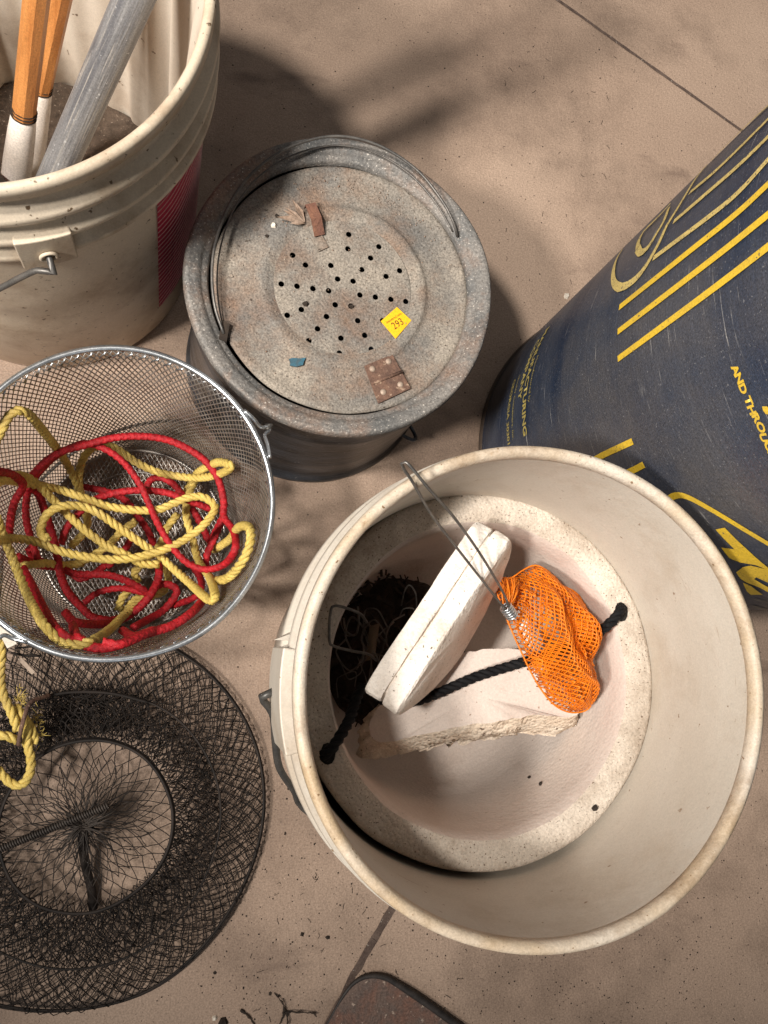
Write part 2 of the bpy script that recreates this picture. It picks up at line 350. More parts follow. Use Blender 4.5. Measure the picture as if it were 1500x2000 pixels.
# moulded ear block and bail on the left
def polar(cx,cy,a,r,z): return Vector((cx+r*math.cos(a),cy+r*math.sin(a),z))
ea=math.atan2(at(556,1365,.33).y-BY,at(556,1365,.33).x-BX)
def ear(o,cx,cy,ac,da,r0,r1,z0,z1,m,hole=True):
    mb=MB(); k=10; v=[];f=[]
    for i in range(k+1):
        a=ac-da+2*da*i/k
        for (r,z) in((r0,z0),(r1,z0),(r1,z1),(r0,z1)): v.append(polar(cx,cy,a,r,z))
    for i in range(k):
        for j in range(4): f.append((i*4+j,(i+1)*4+j,(i+1)*4+(j+1)%4,i*4+(j+1)%4))
    f+=[(0,1,2,3),(k*4+3,k*4+2,k*4+1,k*4)]
    mb.add(v,f); e=mb.build('handle_ear',m,o,smooth=False); bevel(e,.001)
    return e
ear(wb,BX,BY,ea,.20,.146,.1568,.286,.352,white_m)
mb=MB(); a=ea-.235
P=[polar(BX,BY,a,.150,.30),polar(BX,BY,a+.012,.1605,.322),polar(BX,BY,a,.150,.345),polar(BX,BY,a-.035,.150,.30),polar(BX,BY,a-.03,.152,.318),polar(BX,BY,a-.035,.150,.345)]
mb.add(P,[(0,1,2),(5,4,3),(0,3,4,1),(1,4,5,2),(2,5,3,0)])
mb.build('rib_web',white_m,wb,smooth=False)
mb=MB()
bp=[polar(BX,BY,ea-.02,.156,.305),polar(BX,BY,ea,.163,.302),at(533,1395,.290),at(538,1450,.268),at(546,1500,.250),at(575,1545,.225),at(607,1590,.205)]
for k in range(1,8): bp.append(polar(BX,BY,ea+.95+k*.3,.153,.19-.0*k))
bp+=[polar(BX,BY,ea+3.14,.163,.30),polar(BX,BY,ea+3.14,.154,.305)]
tube(mb,cr(bp,.006),.0026,8); mb.build('bail_handle',darkwire_m,wb)
lp=[polar(BX,BY,ea+PI,.15,.30)]
ear(wb,BX,BY,ea+PI,.20,.146,.1568,.286,.352,white_m)

# ---------------------------------------------------------------- foam liner standing in the bucket
LX,LY,LZ=BX+.0022,BY+.003,.253
fl=thing('foam_bucket','round white styrofoam pail set down inside the open white bucket','foam pail',(LX,LY,.012))
def lw(a,r,z,j):
    k=noise.noise(Vector((math.cos(a)*3,math.sin(a)*3,.3))); return r+.0012*k,z+.0008*k
lathe(MB(),[(.001,.012),(.118,.012),(.1205,.016),(.1290,.20),(.1362,.212),(.1368,.247),(.1352,.2515),(.132,.253),(.118,.2522),(.1145,.2500)],LX,LY,160,wob=lw).build('shell',foam_m,fl)
lathe(MB(),[(.1145,.2500),(.1125,.246),(.111,.235),(.1075,.19),(.1035,.14),(.098,.108),(.086,.092),(.07,.087),(.001,.085)],LX,LY,160,wob=lw).build('inner_wall',foamin_m,fl)
p=at(1213,1195,.2535); q=at(640,1472,.2535); hole_m=mat('hole_shade',(.02,.018,.016),rough=1,bump=0,rvar=0)
for c in(p,q):
    mb=MB()
    ring=[(c.x+.0055*math.cos(2*PI*i/12)*(1+.15*math.sin(i*2)),c.y+.0075*math.sin(2*PI*i/12)) for i in range(12)]
    mb.add([(x,y,c.z+.0002) for x,y in ring],[tuple(range(12))]); mb.build('rope_hole_shade',hole_m,fl,smooth=False)  # flat dark disc, nothing is cut; the hole's shade is its colour
# black rope handle of the foam pail
mb=MB()
rp=[at(1213,1192,.246),at(1212,1188,.2545),at(1211,1195,.260),at(1196,1213,.262),at(1165,1238,.257),at(1120,1262,.245),at(1060,1282,.228),at(1010,1297,.217),at(930,1322,.207),at(860,1352,.203),at(812,1369,.202),at(760,1372,.200),at(725,1352,.212),at(706,1346,.226),at(694,1370,.238),at(684,1402,.250),at(668,1432,.258),at(648,1462,.262),at(634,1472,.261),at(637,1478,.2535)]
rope3(mb,rp,.0043,pitch=.019,step=.0022)
tag(mb.build('black_rope',blk_m,loc=p),'black twisted cord strung across the foam pail through holes in its rim','rope')

# ---------------------------------------------------------------- broken foam lid pieces
def foam_slab(name,label,c,e1,e2,L,W,T,outline,m,groove,jag=()):
    """outline: list of (s,t) in local e1,e2; thickness along e1 x e2"""
    e1=Vector(e1).normalized(); e2=Vector(e2); e2=(e2-e1*e2.dot(e1)).normalized(); e3=e1.cross(e2)
    P=cr([Vector((a*L,b*W,0)) for a,b in outline],.003,closed=True)
    cen=sum(P,Vector())/len(P)
    prof=[(-.5,-.0045),(-.46,-.0012),(-.40,0),(-.09,0),(-.045,-.0006),(-.035,-.0058),(.02,-.0066),(.035,-.0022),(.08,-.0012),(.42,-.0012),(.475,-.0020),(.5,-.0045)]
    rows=[]
    for (tz,inset) in prof:
        row=[]
        for p in P:
            d=(p-cen); q=p+d.normalized()*inset
            k=noise.noise(p*70+Vector((0,0,tz*3)))*.0012
            row.append(Vector(c)+e1*(q.x+k)+e2*(q.y+k)+e3*(tz*T))
        rows.append(row)
    m_=len(P); v=[x for r in rows for x in r]; f=[]
    for i in range(len(rows)-1):
        for j in range(m_): f.append((i*m_+j,i*m_+(j+1)%m_,(i+1)*m_+(j+1)%m_,(i+1)*m_+j))
    b=len(v); v+=[Vector(c)+e1*cen.x+e2*cen.y+e3*(-.5*T),Vector(c)+e1*cen.x+e2*cen.y+e3*(.5*T)]
    for j in range(m_):
        f.append((b,(j+1)%m_,j)); o_=(len(rows)-1)*m_; f.append((b+1,o_+j,o_+(j+1)%m_))
    mb=MB(); mb.add(v,f); o=mb.build(name,m,loc=c,auto=28); tag(o,label,'foam piece'); return o
a=at(738,1372,.272); b=at(962,1032,.286)
cA=(a+b)/2; e1=b-a
dn=at(908,1228,.185)-cA
foam_slab('foam_lid_piece','smooth white foam lid half with a grooved edge leaning upright in the foam pail',cA,e1,dn,(b-a).length/2,.092,.030,
 [(-1.,.13),(-.93,.02),(-.6,-.01),(-.2,-.01),(.3,-.01),(.7,0),(.97,.02),(1.03,.12),(.99,.3),(.74,.62),(.58,.66),(.35,.80),(-.2,.90),(-.6,.7),(-.9,.38)],foamw_m,True)
# second piece lying below, with a torn edge
def torn():
    o=thing('torn_foam_piece','flat foam lid fragment with a rough torn lower edge beneath the orange mesh bag','foam piece',at(900,1390,.14))
    top=[at(u,v,z) for u,v,z in[(724,1440,.175),(730,1395,.18),(790,1335,.19),(860,1290,.195),(950,1268,.2),(1040,1275,.205),(1110,1310,.21),(1135,1370,.212),(1128,1398,.211),(1085,1400,.21),(1045,1396,.209),(1000,1404,.207),(950,1412,.203),(900,1418,.199),(850,1430,.193),(800,1440,.185),(760,1448,.178)]]
    top=cr(top,.003,closed=True); top=[p+Vector((noise.noise(p*150),noise.noise(p*150+Vector((7,0,0))),0))*.0014 for p in top]
    m_=len(top); mb=MB(); cen=sum(top,Vector())/m_
    v=[cen]+[cen+(p-cen)*.5 for p in top]+[p for p in top]; f=[]
    for j in range(m_):
        j2=(j+1)%m_; f.append((0,1+j,1+j2)); f.append((1+j,1+m_+j,1+m_+j2,1+j2))
    mb.add(v,f); mb.build('slab_face',foamin_m,o)
    mb=MB(); v=[];f=[]; K=7
    for k in range(K):
        for p in top:
            d=(p-cen).normalized(); t=k/(K-1); bul=math.sin(t*PI)*.004+noise.noise(p*210+Vector((0,0,t*6)))*.0060*(1 if 0<k else 0)
            v.append(p+d*bul+Vector((-.003*t,-.017*t,-.030*t+noise.noise(p*60)*.006*t)))
    for k in range(K-1):
        for j in range(m_): f.append((k*m_+j,(k+1)*m_+j,(k+1)*m_+(j+1)%m_,k*m_+(j+1)%m_))
    f.append(tuple((K-1)*m_+j for j in range(m_)))
    mb.add(v,f); mb.build('torn_edge',foamb_m,o)
torn()
def bowl_z(u,v):
    w=ray(u,v); pts=[(.246,.1125),(.235,.111),(.19,.1075),(.14,.1035),(.108,.098),(.092,.086),(.087,.07),(.0851,.001)]
    for i in range(800):
        z=.246-i*.161/800; s_=(z-H)/w.z; r=math.hypot(w.x*s_-LX,w.y*s_-LY)
        for (z1,r1),(z0,r0) in zip(pts,pts[1:]):
            if z0<=z<=z1:
                if r>=r0+(r1-r0)*(z-z0)/(z1-z0): return z
    return .086
chip(1034,1518,.0019,'foam_fleck','dark fleck on the smooth foam pail wall, nearest below the torn foam fragment',dk_m,bowl_z(1034,1518)+.0006)
chip(1056,1531,.0019,'foam_fleck','dark fleck right beside the similar fleck low in the foam pail',dk_m,bowl_z(1056,1531)+.0006)
chip(1162,1578,.0030,'dead_insect','small dark insect on the flat lower right rim of the foam pail',dk_m,.2528)

# dark clutter down in the left of the pail
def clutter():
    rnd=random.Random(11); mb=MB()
    lathe(mb,[(.001,.112),(.03,.110),(.052,.104),(.066,.096),(.074,.082)],LX-.032,LY+.016,60,wob=lambda a,r,z,j:(r,z+.010*noise.noise(Vector((math.cos(a)*r*60,math.sin(a)*r*60,2)))))  # dark mound added under the litter so this shaded hollow reads dark
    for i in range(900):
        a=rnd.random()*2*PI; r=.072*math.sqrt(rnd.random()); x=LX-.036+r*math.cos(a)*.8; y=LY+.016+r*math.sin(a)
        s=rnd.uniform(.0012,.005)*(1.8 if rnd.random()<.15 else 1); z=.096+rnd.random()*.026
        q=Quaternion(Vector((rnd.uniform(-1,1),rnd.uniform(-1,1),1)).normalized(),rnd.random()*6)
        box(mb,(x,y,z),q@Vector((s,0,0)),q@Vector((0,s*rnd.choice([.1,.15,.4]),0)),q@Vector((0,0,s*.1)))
    tag(mb.build('leaf_litter_shade_mound',dk_m,smooth=False),'dark leaf litter on a dark mound added as shade in the foam pail bottom','litter',kind='stuff')
clutter()
mb=MB(); tube(mb,cr([at(716,1215,.235),at(700,1197,.252),at(655,1183,.258),at(645,1200,.257),at(643,1250,.255),at(652,1262,.254),at(690,1272,.250),at(720,1278,.23),at(735,1290,.16)],.002),.0011,6)
tag(mb.build('bent_wire',wire_m,loc=at(700,1230,.1)),'bent square loop of thin wire poking over the left lip of the foam pail','wire')
mb=MB(); tube(mb,cr([at(784,1182,.16),at(790,1155,.20),at(800,1143,.21),at(812,1160,.2),at(814,1190,.16)],.002),.0006,5)
tube(mb,cr([at(780,1205,.16),at(788,1190,.18),at(805,1188,.18),at(815,1200,.15)],.002),.0006,5)
tube(mb,cr([at(745,1275,.14),at(762,1220,.17),at(790,1200,.16)],.002),.0007,5)
tube(mb,cr([at(720,1330,.13),at(735,1250,.15),at(770,1215,.15)],.002),.0006,5)
rnd_=random.Random(17)
for k in range(16):
    u_,v_=rnd_.uniform(670,775),rnd_.uniform(1200,1340); z_=rnd_.uniform(.12,.16); a_=rnd_.random()*6; P_=[]
    for q_ in range(5): P_.append(at(u_+26*math.cos(a_+q_*1.1)*rnd_.uniform(.4,1.2),v_+36*math.sin(a_+q_*1.1)*rnd_.uniform(.4,1.2),z_+rnd_.uniform(-.012,.02)))
    tube(mb,cr(P_,.002),rnd_.choice([.0005,.0007,.0009]),5)
tag(mb.build('wire_tangle',wire_m,loc=at(790,1200,.1)),'fine wire loops in the shade behind the upright foam lid half','wire')
mb=MB(); box(mb,at(727,1255,.15),(at(722,1290,.15)-at(732,1220,.17))*.5,(.004,.001,0),(0,0,.001))
tag(mb.build('leaf_stalk',mat('tan_stalk',(.2,.15,.1),(.12,.08,.05),60),loc=at(727,1255,.13)),'tan strip of dead leaf in the dark left side of the foam pail','leaf')

# ---------------------------------------------------------------- orange mesh bag on a wire loop
def bag():
    root=thing('mesh_bag','orange plastic mesh bag crumpled on the foam pieces with a wire loop','mesh bag',at(1080,1260,.22))
    e=[(972,1142),(980,1128),(1003,1128),(1028,1112),(1052,1103),(1078,1116),(1096,1138),(1130,1156),(1148,1182),(1160,1228),(1160,1262),(1152,1290),(1166,1330),(1163,1372),(1150,1389),(1118,1392),(1085,1374),(1052,1330),(1020,1265),(992,1200)]
    P=[at(u,v,.235) for u,v in e]; P=cr(P,.0022,closed=True); m_=len(P)
    cen=at(1085,1262,.235)
    hts=.035
    def surf(scale,seed,fold):
        rows=22; v=[];f=[]
        # radial grid, domed
        for k in range(rows+1):
            t=k/rows
            for j,p in enumerate(P):
                off=.5*(k%2)
                q=p.lerp(P[(j+1)%m_],off); x=cen.lerp(q,max(.02,t)*scale)
                h=hts*scale*math.sqrt(max(0,1-t*t))
                # long folds running down the bag
                ax=(at(1130,1380,.23)-at(1000,1150,.23)).normalized(); sd=Vector((-ax.y,ax.x,0))
                s=(x-cen).dot(sd); l=(x-cen).dot(ax)
                fo=fold*(.0075*math.sin(s*260+2.2*noise.noise(Vector((l*30,seed,0)))*2+seed)*(1-t**3)+.008*noise.noise(x*38+Vector((seed,0,0)))*(1-t*t))
                v.append(Vector((x.x,x.y,.235+h+fo-.012*t*t)))
        return v,rows
    from mathutils.bvhtree import BVHTree
    def net(scale,seed,fold,cell,wire,below,mask=-9):
        v,rows=surf(scale,seed,fold); f=[]
        for k in range(rows):
            for j in range(m_): f.append((k*m_+j,k*m_+(j+1)%m_,(k+1)*m_+(j+1)%m_,(k+1)*m_+j))
        bvh=BVHTree.FromPolygons([tuple(a) for a in v],f)
        ax=(at(1130,1380,.23)-at(1000,1150,.23)).normalized(); sd=Vector((-ax.y,ax.x,0))
        ax,sd=(ax*1.15+sd*.75).normalized(),(ax*1.15-sd*.75).normalized()
        mb=MB()
        n_=int(.19/cell)
        for fam in(0,1):
            A_,B_=(ax,sd) if fam==0 else (sd,ax)
            for i in range(-n_,n_+1):
                run=[]
                for jj in range(int(-.13/.0022),int(.13/.0022)):
                    l=jj*.0022
                    s=i*cell+.0025*math.sin(l*75+seed+i*.06)*.6+.0025*noise.noise(Vector((l*22,i*cell*22,seed+fam)))
                    o=cen+A_*l+B_*s; 
                    hit=bvh.ray_cast(Vector((o.x,o.y,.4)),Vector((0,0,-1)))[0]
                    if hit is None or noise.noise(Vector((hit.x*28,hit.y*28,seed)))<mask:
                        if len(run)>2: tube(mb,run,wire,4)
                        run=[]
                    else: run.append(hit if not below else Vector((hit.x,hit.y,.235-(hit.z-.235)*.15)))
                if len(run)>2: tube(mb,run,wire,4)
        return mb
    a_=net(1.,1.3,1.6,.0027,.00056,False)
    b_=net(.97,2.3,2.2,.0027,.00056,False,-.08)
    a_.v+=[];
    o=MB(); o.add(a_.v,a_.f); o.add(b_.v,b_.f)
    e_=net(.99,9.2,.9,.0027,.00056,False,.10); o.add(e_.v,e_.f)
    # a gathered translucent-looking inner fold
    o.build('netting',org_m,root)
    c_=net(.96,7.7,.5,.0040,.0006,True); c_.build('underside_netting',org_m,root)
    mb=MB()
    tube(mb,cr([p+Vector((0,0,-.006)) for p in P],.004,closed=True),.0007,6,closed=True); 
    # gathered neck
    for k in range(26):
        s_=at(990+random.uniform(-8,8),1195+random.uniform(-6,6),.262); t_=at(975+random.uniform(-3,45),1132+random.uniform(-6,20),.258+random.uniform(-.006,.008))
        tube(mb,cr([s_,(s_+t_)/2+Vector((random.uniform(-.002,.002),random.uniform(-.002,.002),.003)),t_],.003),.0006,4)
    mb.build('hem',org_m,root)
    # pale lump seen inside
    mb=MB(); a=at(1020,1204,.234);b=at(1060,1272,.238); ax=(b-a)/2; c=(a+b)/2; sdv=Vector((-ax.y,ax.x,0)).normalized()*.0085
    v=[];f=[]
    for i in range(13):
        for j in range(12):
            t=-1+2*i/12; rr=math.sqrt(max(0,1-t*t))**.7; a_=2*PI*j/12; v.append(c+ax*t+sdv*rr*math.cos(a_)+Vector((0,0,-.006+.007*rr*math.sin(a_))))
    for i in range(12):
        for j in range(12): f.append((i*12+j,i*12+(j+1)%12,(i+1)*12+(j+1)%12,(i+1)*12+j))
    mb.add(v,f); tag(mb.build('foam_float',foamw_m,loc=c),'pale oval foam lump showing inside the orange mesh bag','float')
    # long wire loop + clip
    mb=MB()
    L1=[(992,1196,.266),(960,1156,.282),(900,1080,.312),(845,1008,.345),(808,945,.374),(790,918,.384),(784,905,.388),(792,902,.389),(806,916,.388),(838,955,.379),(888,1012,.352),(938,1082,.318),(980,1152,.284),(996,1188,.268)]
    tube(mb,cr([at(*p) for p in L1],.003),.00095,6); mb.build('wire_loop',wire_m,root)
    mb=MB()
    for t in range(5):
        c=at(988+t*3,1186+t*4,.268+.0*t); nrm=(at(1010,1215,.26)-at(980,1170,.27)).normalized(); u=nrm.orthogonal().normalized(); w2=nrm.cross(u)
        tube(mb,[c+(u*math.cos(2*PI*i/14)+w2*math.sin(2*PI*i/14))*.0042 for i in range(14)],.0009,6,closed=True)
    mb.build('wire_clip',brightw_m,root)
bag()

# ---------------------------------------------------------------- galvanised minnow bucket
MX,MY,MZ=.112,.284,.216
mk=thing('minnow_bucket','round galvanised bait bucket with a dusty perforated lid and orange sticker','bait bucket',(MX,MY,0))
def mw(a,r,z,j):
    k=noise.noise(Vector((math.cos(a)*1.6,math.sin(a)*1.6,2.1))); return r+.0015*k,z+.0012*k*(1 if z>.19 else 0)
lathe(MB(),[(.001,.003),(.118,.003),(.1225,.000),(.1235,.003),(.1225,.008),(.1195,.012),(.1185,.06),(.1192,.064),(.1185,.068),(.1178,.15),(.1188,.155),(.1178,.160),(.1178,.200),(.1200,.204)],MX,MY,160,wob=mw).build('body',body_m,mk)
lathe(MB(),[(.1190,.2065),(.1195,.2035),(.1215,.2025),(.1242,.2050),(.1252,.2105),(.1240,.2150),(.1222,.2165),(.1200,.2158),(.1160,.2150),(.1130,.2138),(.1118,.2118),(.1100,.2104),(.1072,.2098),(.1062,.2080),(.1056,.2045)],MX,MY,160,wob=mw).build('flange',dustf_m,mk)
LZm=.2068
CX2,CY2=MX+.0015,MY+.0005
def lidw(a,r,z,j):
    return r+(.0012*noise.noise(Vector((math.cos(a)*2,math.sin(a)*2,4))) if r>.06 else 0),z+.0007*noise.noise(Vector((math.cos(a)*r*45,math.sin(a)*r*45,3)))*(1 if r>.06 else 0)
lathe(MB(),[(r_,z_+.0043) for r_,z_ in [(.1050,.2005),(.1045,.2018),(.1020,.2026),(.0985,.2020),(.094,.2008),(.086,.2009),(.073,.2018),(.0700,.2022),(.0688,.2036),(.0672,.2046),(.0650,.2047),(.0615,.2041),(.0580,.2026),(.0560,.2021)]],CX2,CY2,160,wob=lidw).build('lid',dust_m,mk)
HL=[(800,510),(796,576),(938,566),(900,618),(543,605),(602,650),(718,652),(860,671),(1033,676),(971,702),(749,714),(820,724),(491,737),(563,747),(636,758),(708,768),(851,787),(922,797),(993,807),(1061,817),(738,832),(810,838),(583,854),(518,880),(698,886),(841,905),(657,942),(955,905),(764,985),(873,972),(617,997),(757,1054),(903,1036)]
HP=[at(340+x/2.344,240+y/2.344,LZm) for x,y in HL]
def perf():
    cu=bpy.data.curves.new('perforated','CURVE'); cu.dimensions='2D'; cu.fill_mode='BOTH'; cu.extrude=.0004
    def circ(cx,cy,r,k):
        s=cu.splines.new('POLY'); s.points.add(k-1); s.use_cyclic_u=True
        for i in range(k): s.points[i].co=(cx+r*math.cos(2*PI*i/k),cy+r*math.sin(2*PI*i/k),0,1)
    circ(0,0,.0572,96)
    for p in HP: circ(p.x-MX,p.y-MY,.0024,14)
    t=bpy.data.objects.new('t',cu); col.objects.link(t)
    me=bpy.data.meshes.new_from_object(t.evaluated_get(bpy.context.evaluated_depsgraph_get())); bpy.data.objects.remove(t)
    me.materials.clear(); me.materials.append(dust_m)
    o=bpy.data.objects.new('perforated_plate',me); col.objects.link(o); o.parent=mk; o.location=(0,0,.2062); ORG[o.name]=Matrix.Translation((MX,MY,0)); return o
bpy.context.view_layer.update()
perf()
def on_lid(u,v,dz=0): return at(u,v,LZm+.0005+dz)
# hinge
def c2(x,y): return (340+x/2.344,240+y/2.344)
q=[on_lid(*c2(x,y),.0018) for x,y in((870,1112),(1000,1058),(1085,1215),(935,1285))]
mb=MB()
def leaf4(mb,a,b,c,d,t):
    v=[p+Vector((0,0,s)) for s in(-t,0) for p in(a,b,c,d)]
    mb.add(v,[(3,2,1,0),(4,5,6,7),(0,1,5,4),(1,2,6,5),(2,3,7,6),(3,0,4,7)])
h1=q[0].lerp(q[3],.48);h2=q[1].lerp(q[2],.52)
leaf4(mb,q[0],h1,h2,q[1],.0013); leaf4(mb,h1,q[3],q[2],h2,.0013)
for (a,b) in((q[0],q[1]),(q[3],q[2])): pass
hg=mb.build('hinge',rust_m,mk,smooth=False); bevel(hg,.0004)
mb=MB(); tube(mb,[h1+Vector((0,0,.0004)),h2+Vector((0,0,.0004))],.0014,10); s=mb.build('hinge_pin',rust_m,hg)
for x,y in((908,1126),(982,1092),(958,1232),(1036,1198)):
    c=on_lid(*c2(x,y),.0018); mb=MB(); lathe(mb,[(.0026,0),(.0022,.0008),(.0012,.0012),(.0001,.0013)],c.x,c.y,14); mb.v=[(a,b,zz+c.z) for a,b,zz in mb.v]; mb.build('rivet',rivet_m,hg)
# latch bracket
mb=MB()
a=on_lid(*c2(618,388));b=on_lid(*c2(665,520)); ax=(b-a); sd=Vector((-ax.y,ax.x,0)).normalized()*.0044
P=[a,a+Vector((0,0,.006)),a.lerp(b,.55)+Vector((0,0,.0085)),a.lerp(b,.8)+Vector((0,0,.004)),b+Vector((0,0,.001))]
for i in range(len(P)-1):
    p0,p1=P[i],P[i+1]; v=[p0-sd,p0+sd,p1+sd,p1-sd]; v+=[x+Vector((0,0,.0011)) for x in v]
    mb.add(v,[(3,2,1,0),(4,5,6,7),(0,1,5,4),(1,2,6,5),(2,3,7,6),(3,0,4,7)])
mb.build('latch',mat('orange_rust',(.24,.115,.07),(.13,.06,.045),90,.9,rough=.9,bump=.8,bs=400),mk,smooth=False)
mb=MB(); a=on_lid(*c2(655,525),.0012);b=on_lid(*c2(685,578),.0012); ax=b-a; sd=Vector((-ax.y,ax.x,0)).normalized()*.0046
leaf4(mb,a-sd,a+sd,b+sd,b-sd,.001); mb.build('latch_tongue',dust_m,mk,smooth=False)
# bail: one wire lying round the lid
mb=MB()
bl=[(437,652,.212),(420,600,.217),(414,540,.220),(420,478,.222),(445,405,.225),(490,340,.228),(560,290,.231),(650,266,.233),(735,282,.232),(812,330,.229),(862,390,.225),(886,435,.220),(893,462,.214)]
tube(mb,cr([at(*p) for p in bl],.004),.0012,8)
mb.build('bail',wire_m,mk)
mb=MB()
b2=[(441,660,.208),(428,600,.2105),(424,540,.2125),(432,478,.2145),(455,412,.216),(498,352,.2175),(565,306,.219),(650,284,.22),(730,298,.22),(800,340,.219),(850,395,.217),(884,452,.212)]
tube(mb,cr([at(*p) for p in b2],.004),.0007,6)
mb.build('inner_wire',wire_m,mk)
mb=MB(); c=at(438,648,.21); box(mb,c,(.003,-.001,0),(.001,.0075,0),(0,0,.002)); mb.build('bail_lug',dk_m,mk,smooth=False)
# side lug low on the right
mb=MB(); c=polar(MX,MY,-.95,.124,.02); tube(mb,cr([polar(MX,MY,-.75,.118,.05),polar(MX,MY,-.70,.131,.045),polar(MX,MY,-.62,.131,.03),polar(MX,MY,-.55,.118,.025)],.003),.002,6); mb.build('side_lug',body_m,mk)
# sticker with its number
st=[on_lid(*c2(x,y),.0012) for x,y in((946,908),(1020,843),(1086,904),(1014,988))]
mb=MB(); leaf4(mb,*st,.0003); so=mb.build('price_sticker',stick_m,loc=st[0],smooth=False); tag(so,'orange square lot sticker marked 293 on the perforated bucket lid','sticker')
def text_mesh(s,size,bold=0,align='CENTER'):
    cu=bpy.data.curves.new('txt','FONT'); cu.body=s; cu.size=size; cu.align_x=align; cu.align_y='CENTER'; cu.offset=bold; cu.resolution_u=3
    t=bpy.data.objects.new('t',cu); col.objects.link(t); bpy.context.view_layer.update()
    me=bpy.data.meshes.new_from_object(t.evaluated_get(bpy.context.evaluated_depsgraph_get()))
    v=[tuple(p.co) for p in me.vertices]; f=[tuple(p.vertices) for p in me.polygons]
    bpy.data.objects.remove(t); bpy.data.curves.remove(cu); bpy.data.meshes.remove(me); return v,f
def put_text(mb,s,size,c,ex,ey,bold=0,sx=1.):
    v,f=text_mesh(s,size,bold); mb.add([c+ex*(p[0]*sx)+ey*p[1] for p in v],f)
c=sum(st,Vector())/4+Vector((0,0,.0003)); ex=(st[1]-st[0]).normalized(); ex=Vector((math.cos(.62),math.sin(.62),0)); ey=Vector((-ex.y,ex.x,0))
mb=MB(); put_text(mb,'293',.0088,c-ey*.0022,ex,ey,.0000,.8); put_text(mb,'beaseltrail.com',.0030,c+ey*.0036,ex,ey,0,.85)
mb.build('sticker_text',inkb_m,so,smooth=False)
# things lying on the lid
mb=MB()
for (x0,y0,x1,y1,wd) in((600,455,540,350,5),(600,455,500,400,6),(600,455,470,430,6),(600,460,530,460,5),(600,450,560,370,4),(590,450,505,385,3)):
    a=on_lid(*c2(x0,y0),.003);b=on_lid(*c2(x1,y1),.004+.002*random.random()); d=(b-a); sd=Vector((-d.y,d.x,0)).normalized()*wd*.00042*1.1
    m1=a.lerp(b,.5)+Vector((0,0,.002))
    mb.add([a,m1+sd,b,m1-sd,m1+Vector((0,0,-.001))],[(0,4,1),(1,4,2),(2,4,3),(3,4,0)])
tag(mb.build('dry_leaf',leaf_m,loc=a,smooth=False),'shrivelled brown leaf beside the rusty latch on the bucket lid','leaf')
mb=MB(); P=[on_lid(*c2(x,y),.0016) for x,y in((526,1080),(545,1076),(580,1078),(604,1074),(594,1092),(590,1108),(560,1116),(530,1110),(532,1098))]
mb.add([p for p in P]+[p+Vector((0,0,-.0012)) for p in P],[tuple(reversed(range(9)))]+[tuple(range(9,18))]+[(i,(i+1)%9,9+(i+1)%9,9+i) for i in range(9)])
tag(mb.build('blue_scrap',blue_m,loc=P[0],smooth=False),'ragged scrap of blue plastic lying low on the perforated bucket lid','scrap')
chip(*c2(600,828),.0030,'seed_husk','dark seed husk among the lid holes left of centre',dk_m,LZm+.0005)
chip(*c2(812,840),.0022,'dead_bug','small dark crumb on a hole near the middle of the lid',dk_m,LZm+.0005)
chip(*c2(470,425),.0022,'seed_pod','round dark seed at the tip of the dry leaf on the lid',dk_m,LZm)
chip(*c2(424,517),.0018,'berry','dark round berry at the left side of the bucket lid',dk_m,LZm)
chip(*c2(455,470),.0032,'shell_chip','pale yellow chip left of the dry leaf on the bucket lid',chip_m,LZm)
mb=MB()
rnd=random.Random(5)
for i in range(260):
    a=rnd.random()*2*PI; r=.097*math.sqrt(rnd.random()); 
    if rnd.random()<.5: r=rnd.uniform(.082,.097); a=rnd.gauss(PI/2,1.)
    s=rnd.uniform(.0003,.0009); x,y=MX+r*math.cos(a),MY+r*math.sin(a); z=LZm+(.0022 if .058<r<.069 else -.0005 if r>.07 else .0002)
    mb.add([(x-s,y,z),(x,y-s,z),(x+s,y,z),(x,y+s,z),(x,y,z+s)],[(0,1,4),(1,2,4),(2,3,4),(3,0,4)])
tag(mb.build('lid_grit',mat('rust_grit',(.2,.11,.07),(.4,.34,.28),300,1.,rough=.9),smooth=False),'brown grit sprinkled over the perforated bucket lid','grit',kind='stuff')

# ---------------------------------------------------------------- tall cream bucket, upper left
TX,TY=-.1473,.400
tb=thing('tall_bucket','cream plastic bucket at upper left with moulded ribs and dark red label','bucket',(TX,TY,0))
out=[(.001,.002),(.134,.002),(.1375,.006),(.1425,.13),(.1462,.272),(.1468,.281),(.1535,.283),(.1548,.2865),(.1540,.291),(.1475,.2945),(.1470,.303),(.1540,.3065),(.1552,.310),(.1545,.3145),(.1478,.318),(.1474,.328),(.1538,.332),(.1548,.336),(.1540,.340),(.1482,.344),(.1480,.358)]
inn=[(.001,.006),(.130,.006),(.133,.012),(.138,.13),(.142,.272),(.1440,.345),(.1445,.360)]
def tw(a,r,z,j):
    return r,z
def tin(a,r,z,j):
    # soft vertical buckles of the liner wall
    k=.7*(.0045*math.sin(a*17+1.5*math.sin(a*3))+.003*math.sin(a*29+1))*min(1,max(0,(.345-z)/.05))*(1 if r>.1 else 0)
    return r-.004-k if r>.1 and z<.34 else r,z
lathe(MB(),out,TX,TY,180).build('body',cream_m,tb)
inn2=[(.001,.006),(.128,.006)]+[(.129+.015*t/14,.012+.35*t/14) for t in range(15)]
lathe(MB(),inn2,TX,TY,300,wob=tin).build('inner_wall',creamin_m,tb)
lathe(MB(),[(.1440,.360),(.1440,.3670),(.1455,.3695),(.1480,.3705),(.1505,.3695),(.1516,.3665),(.1512,.358)],TX,TY,180,closed=True).build('rim',cream_m,tb)
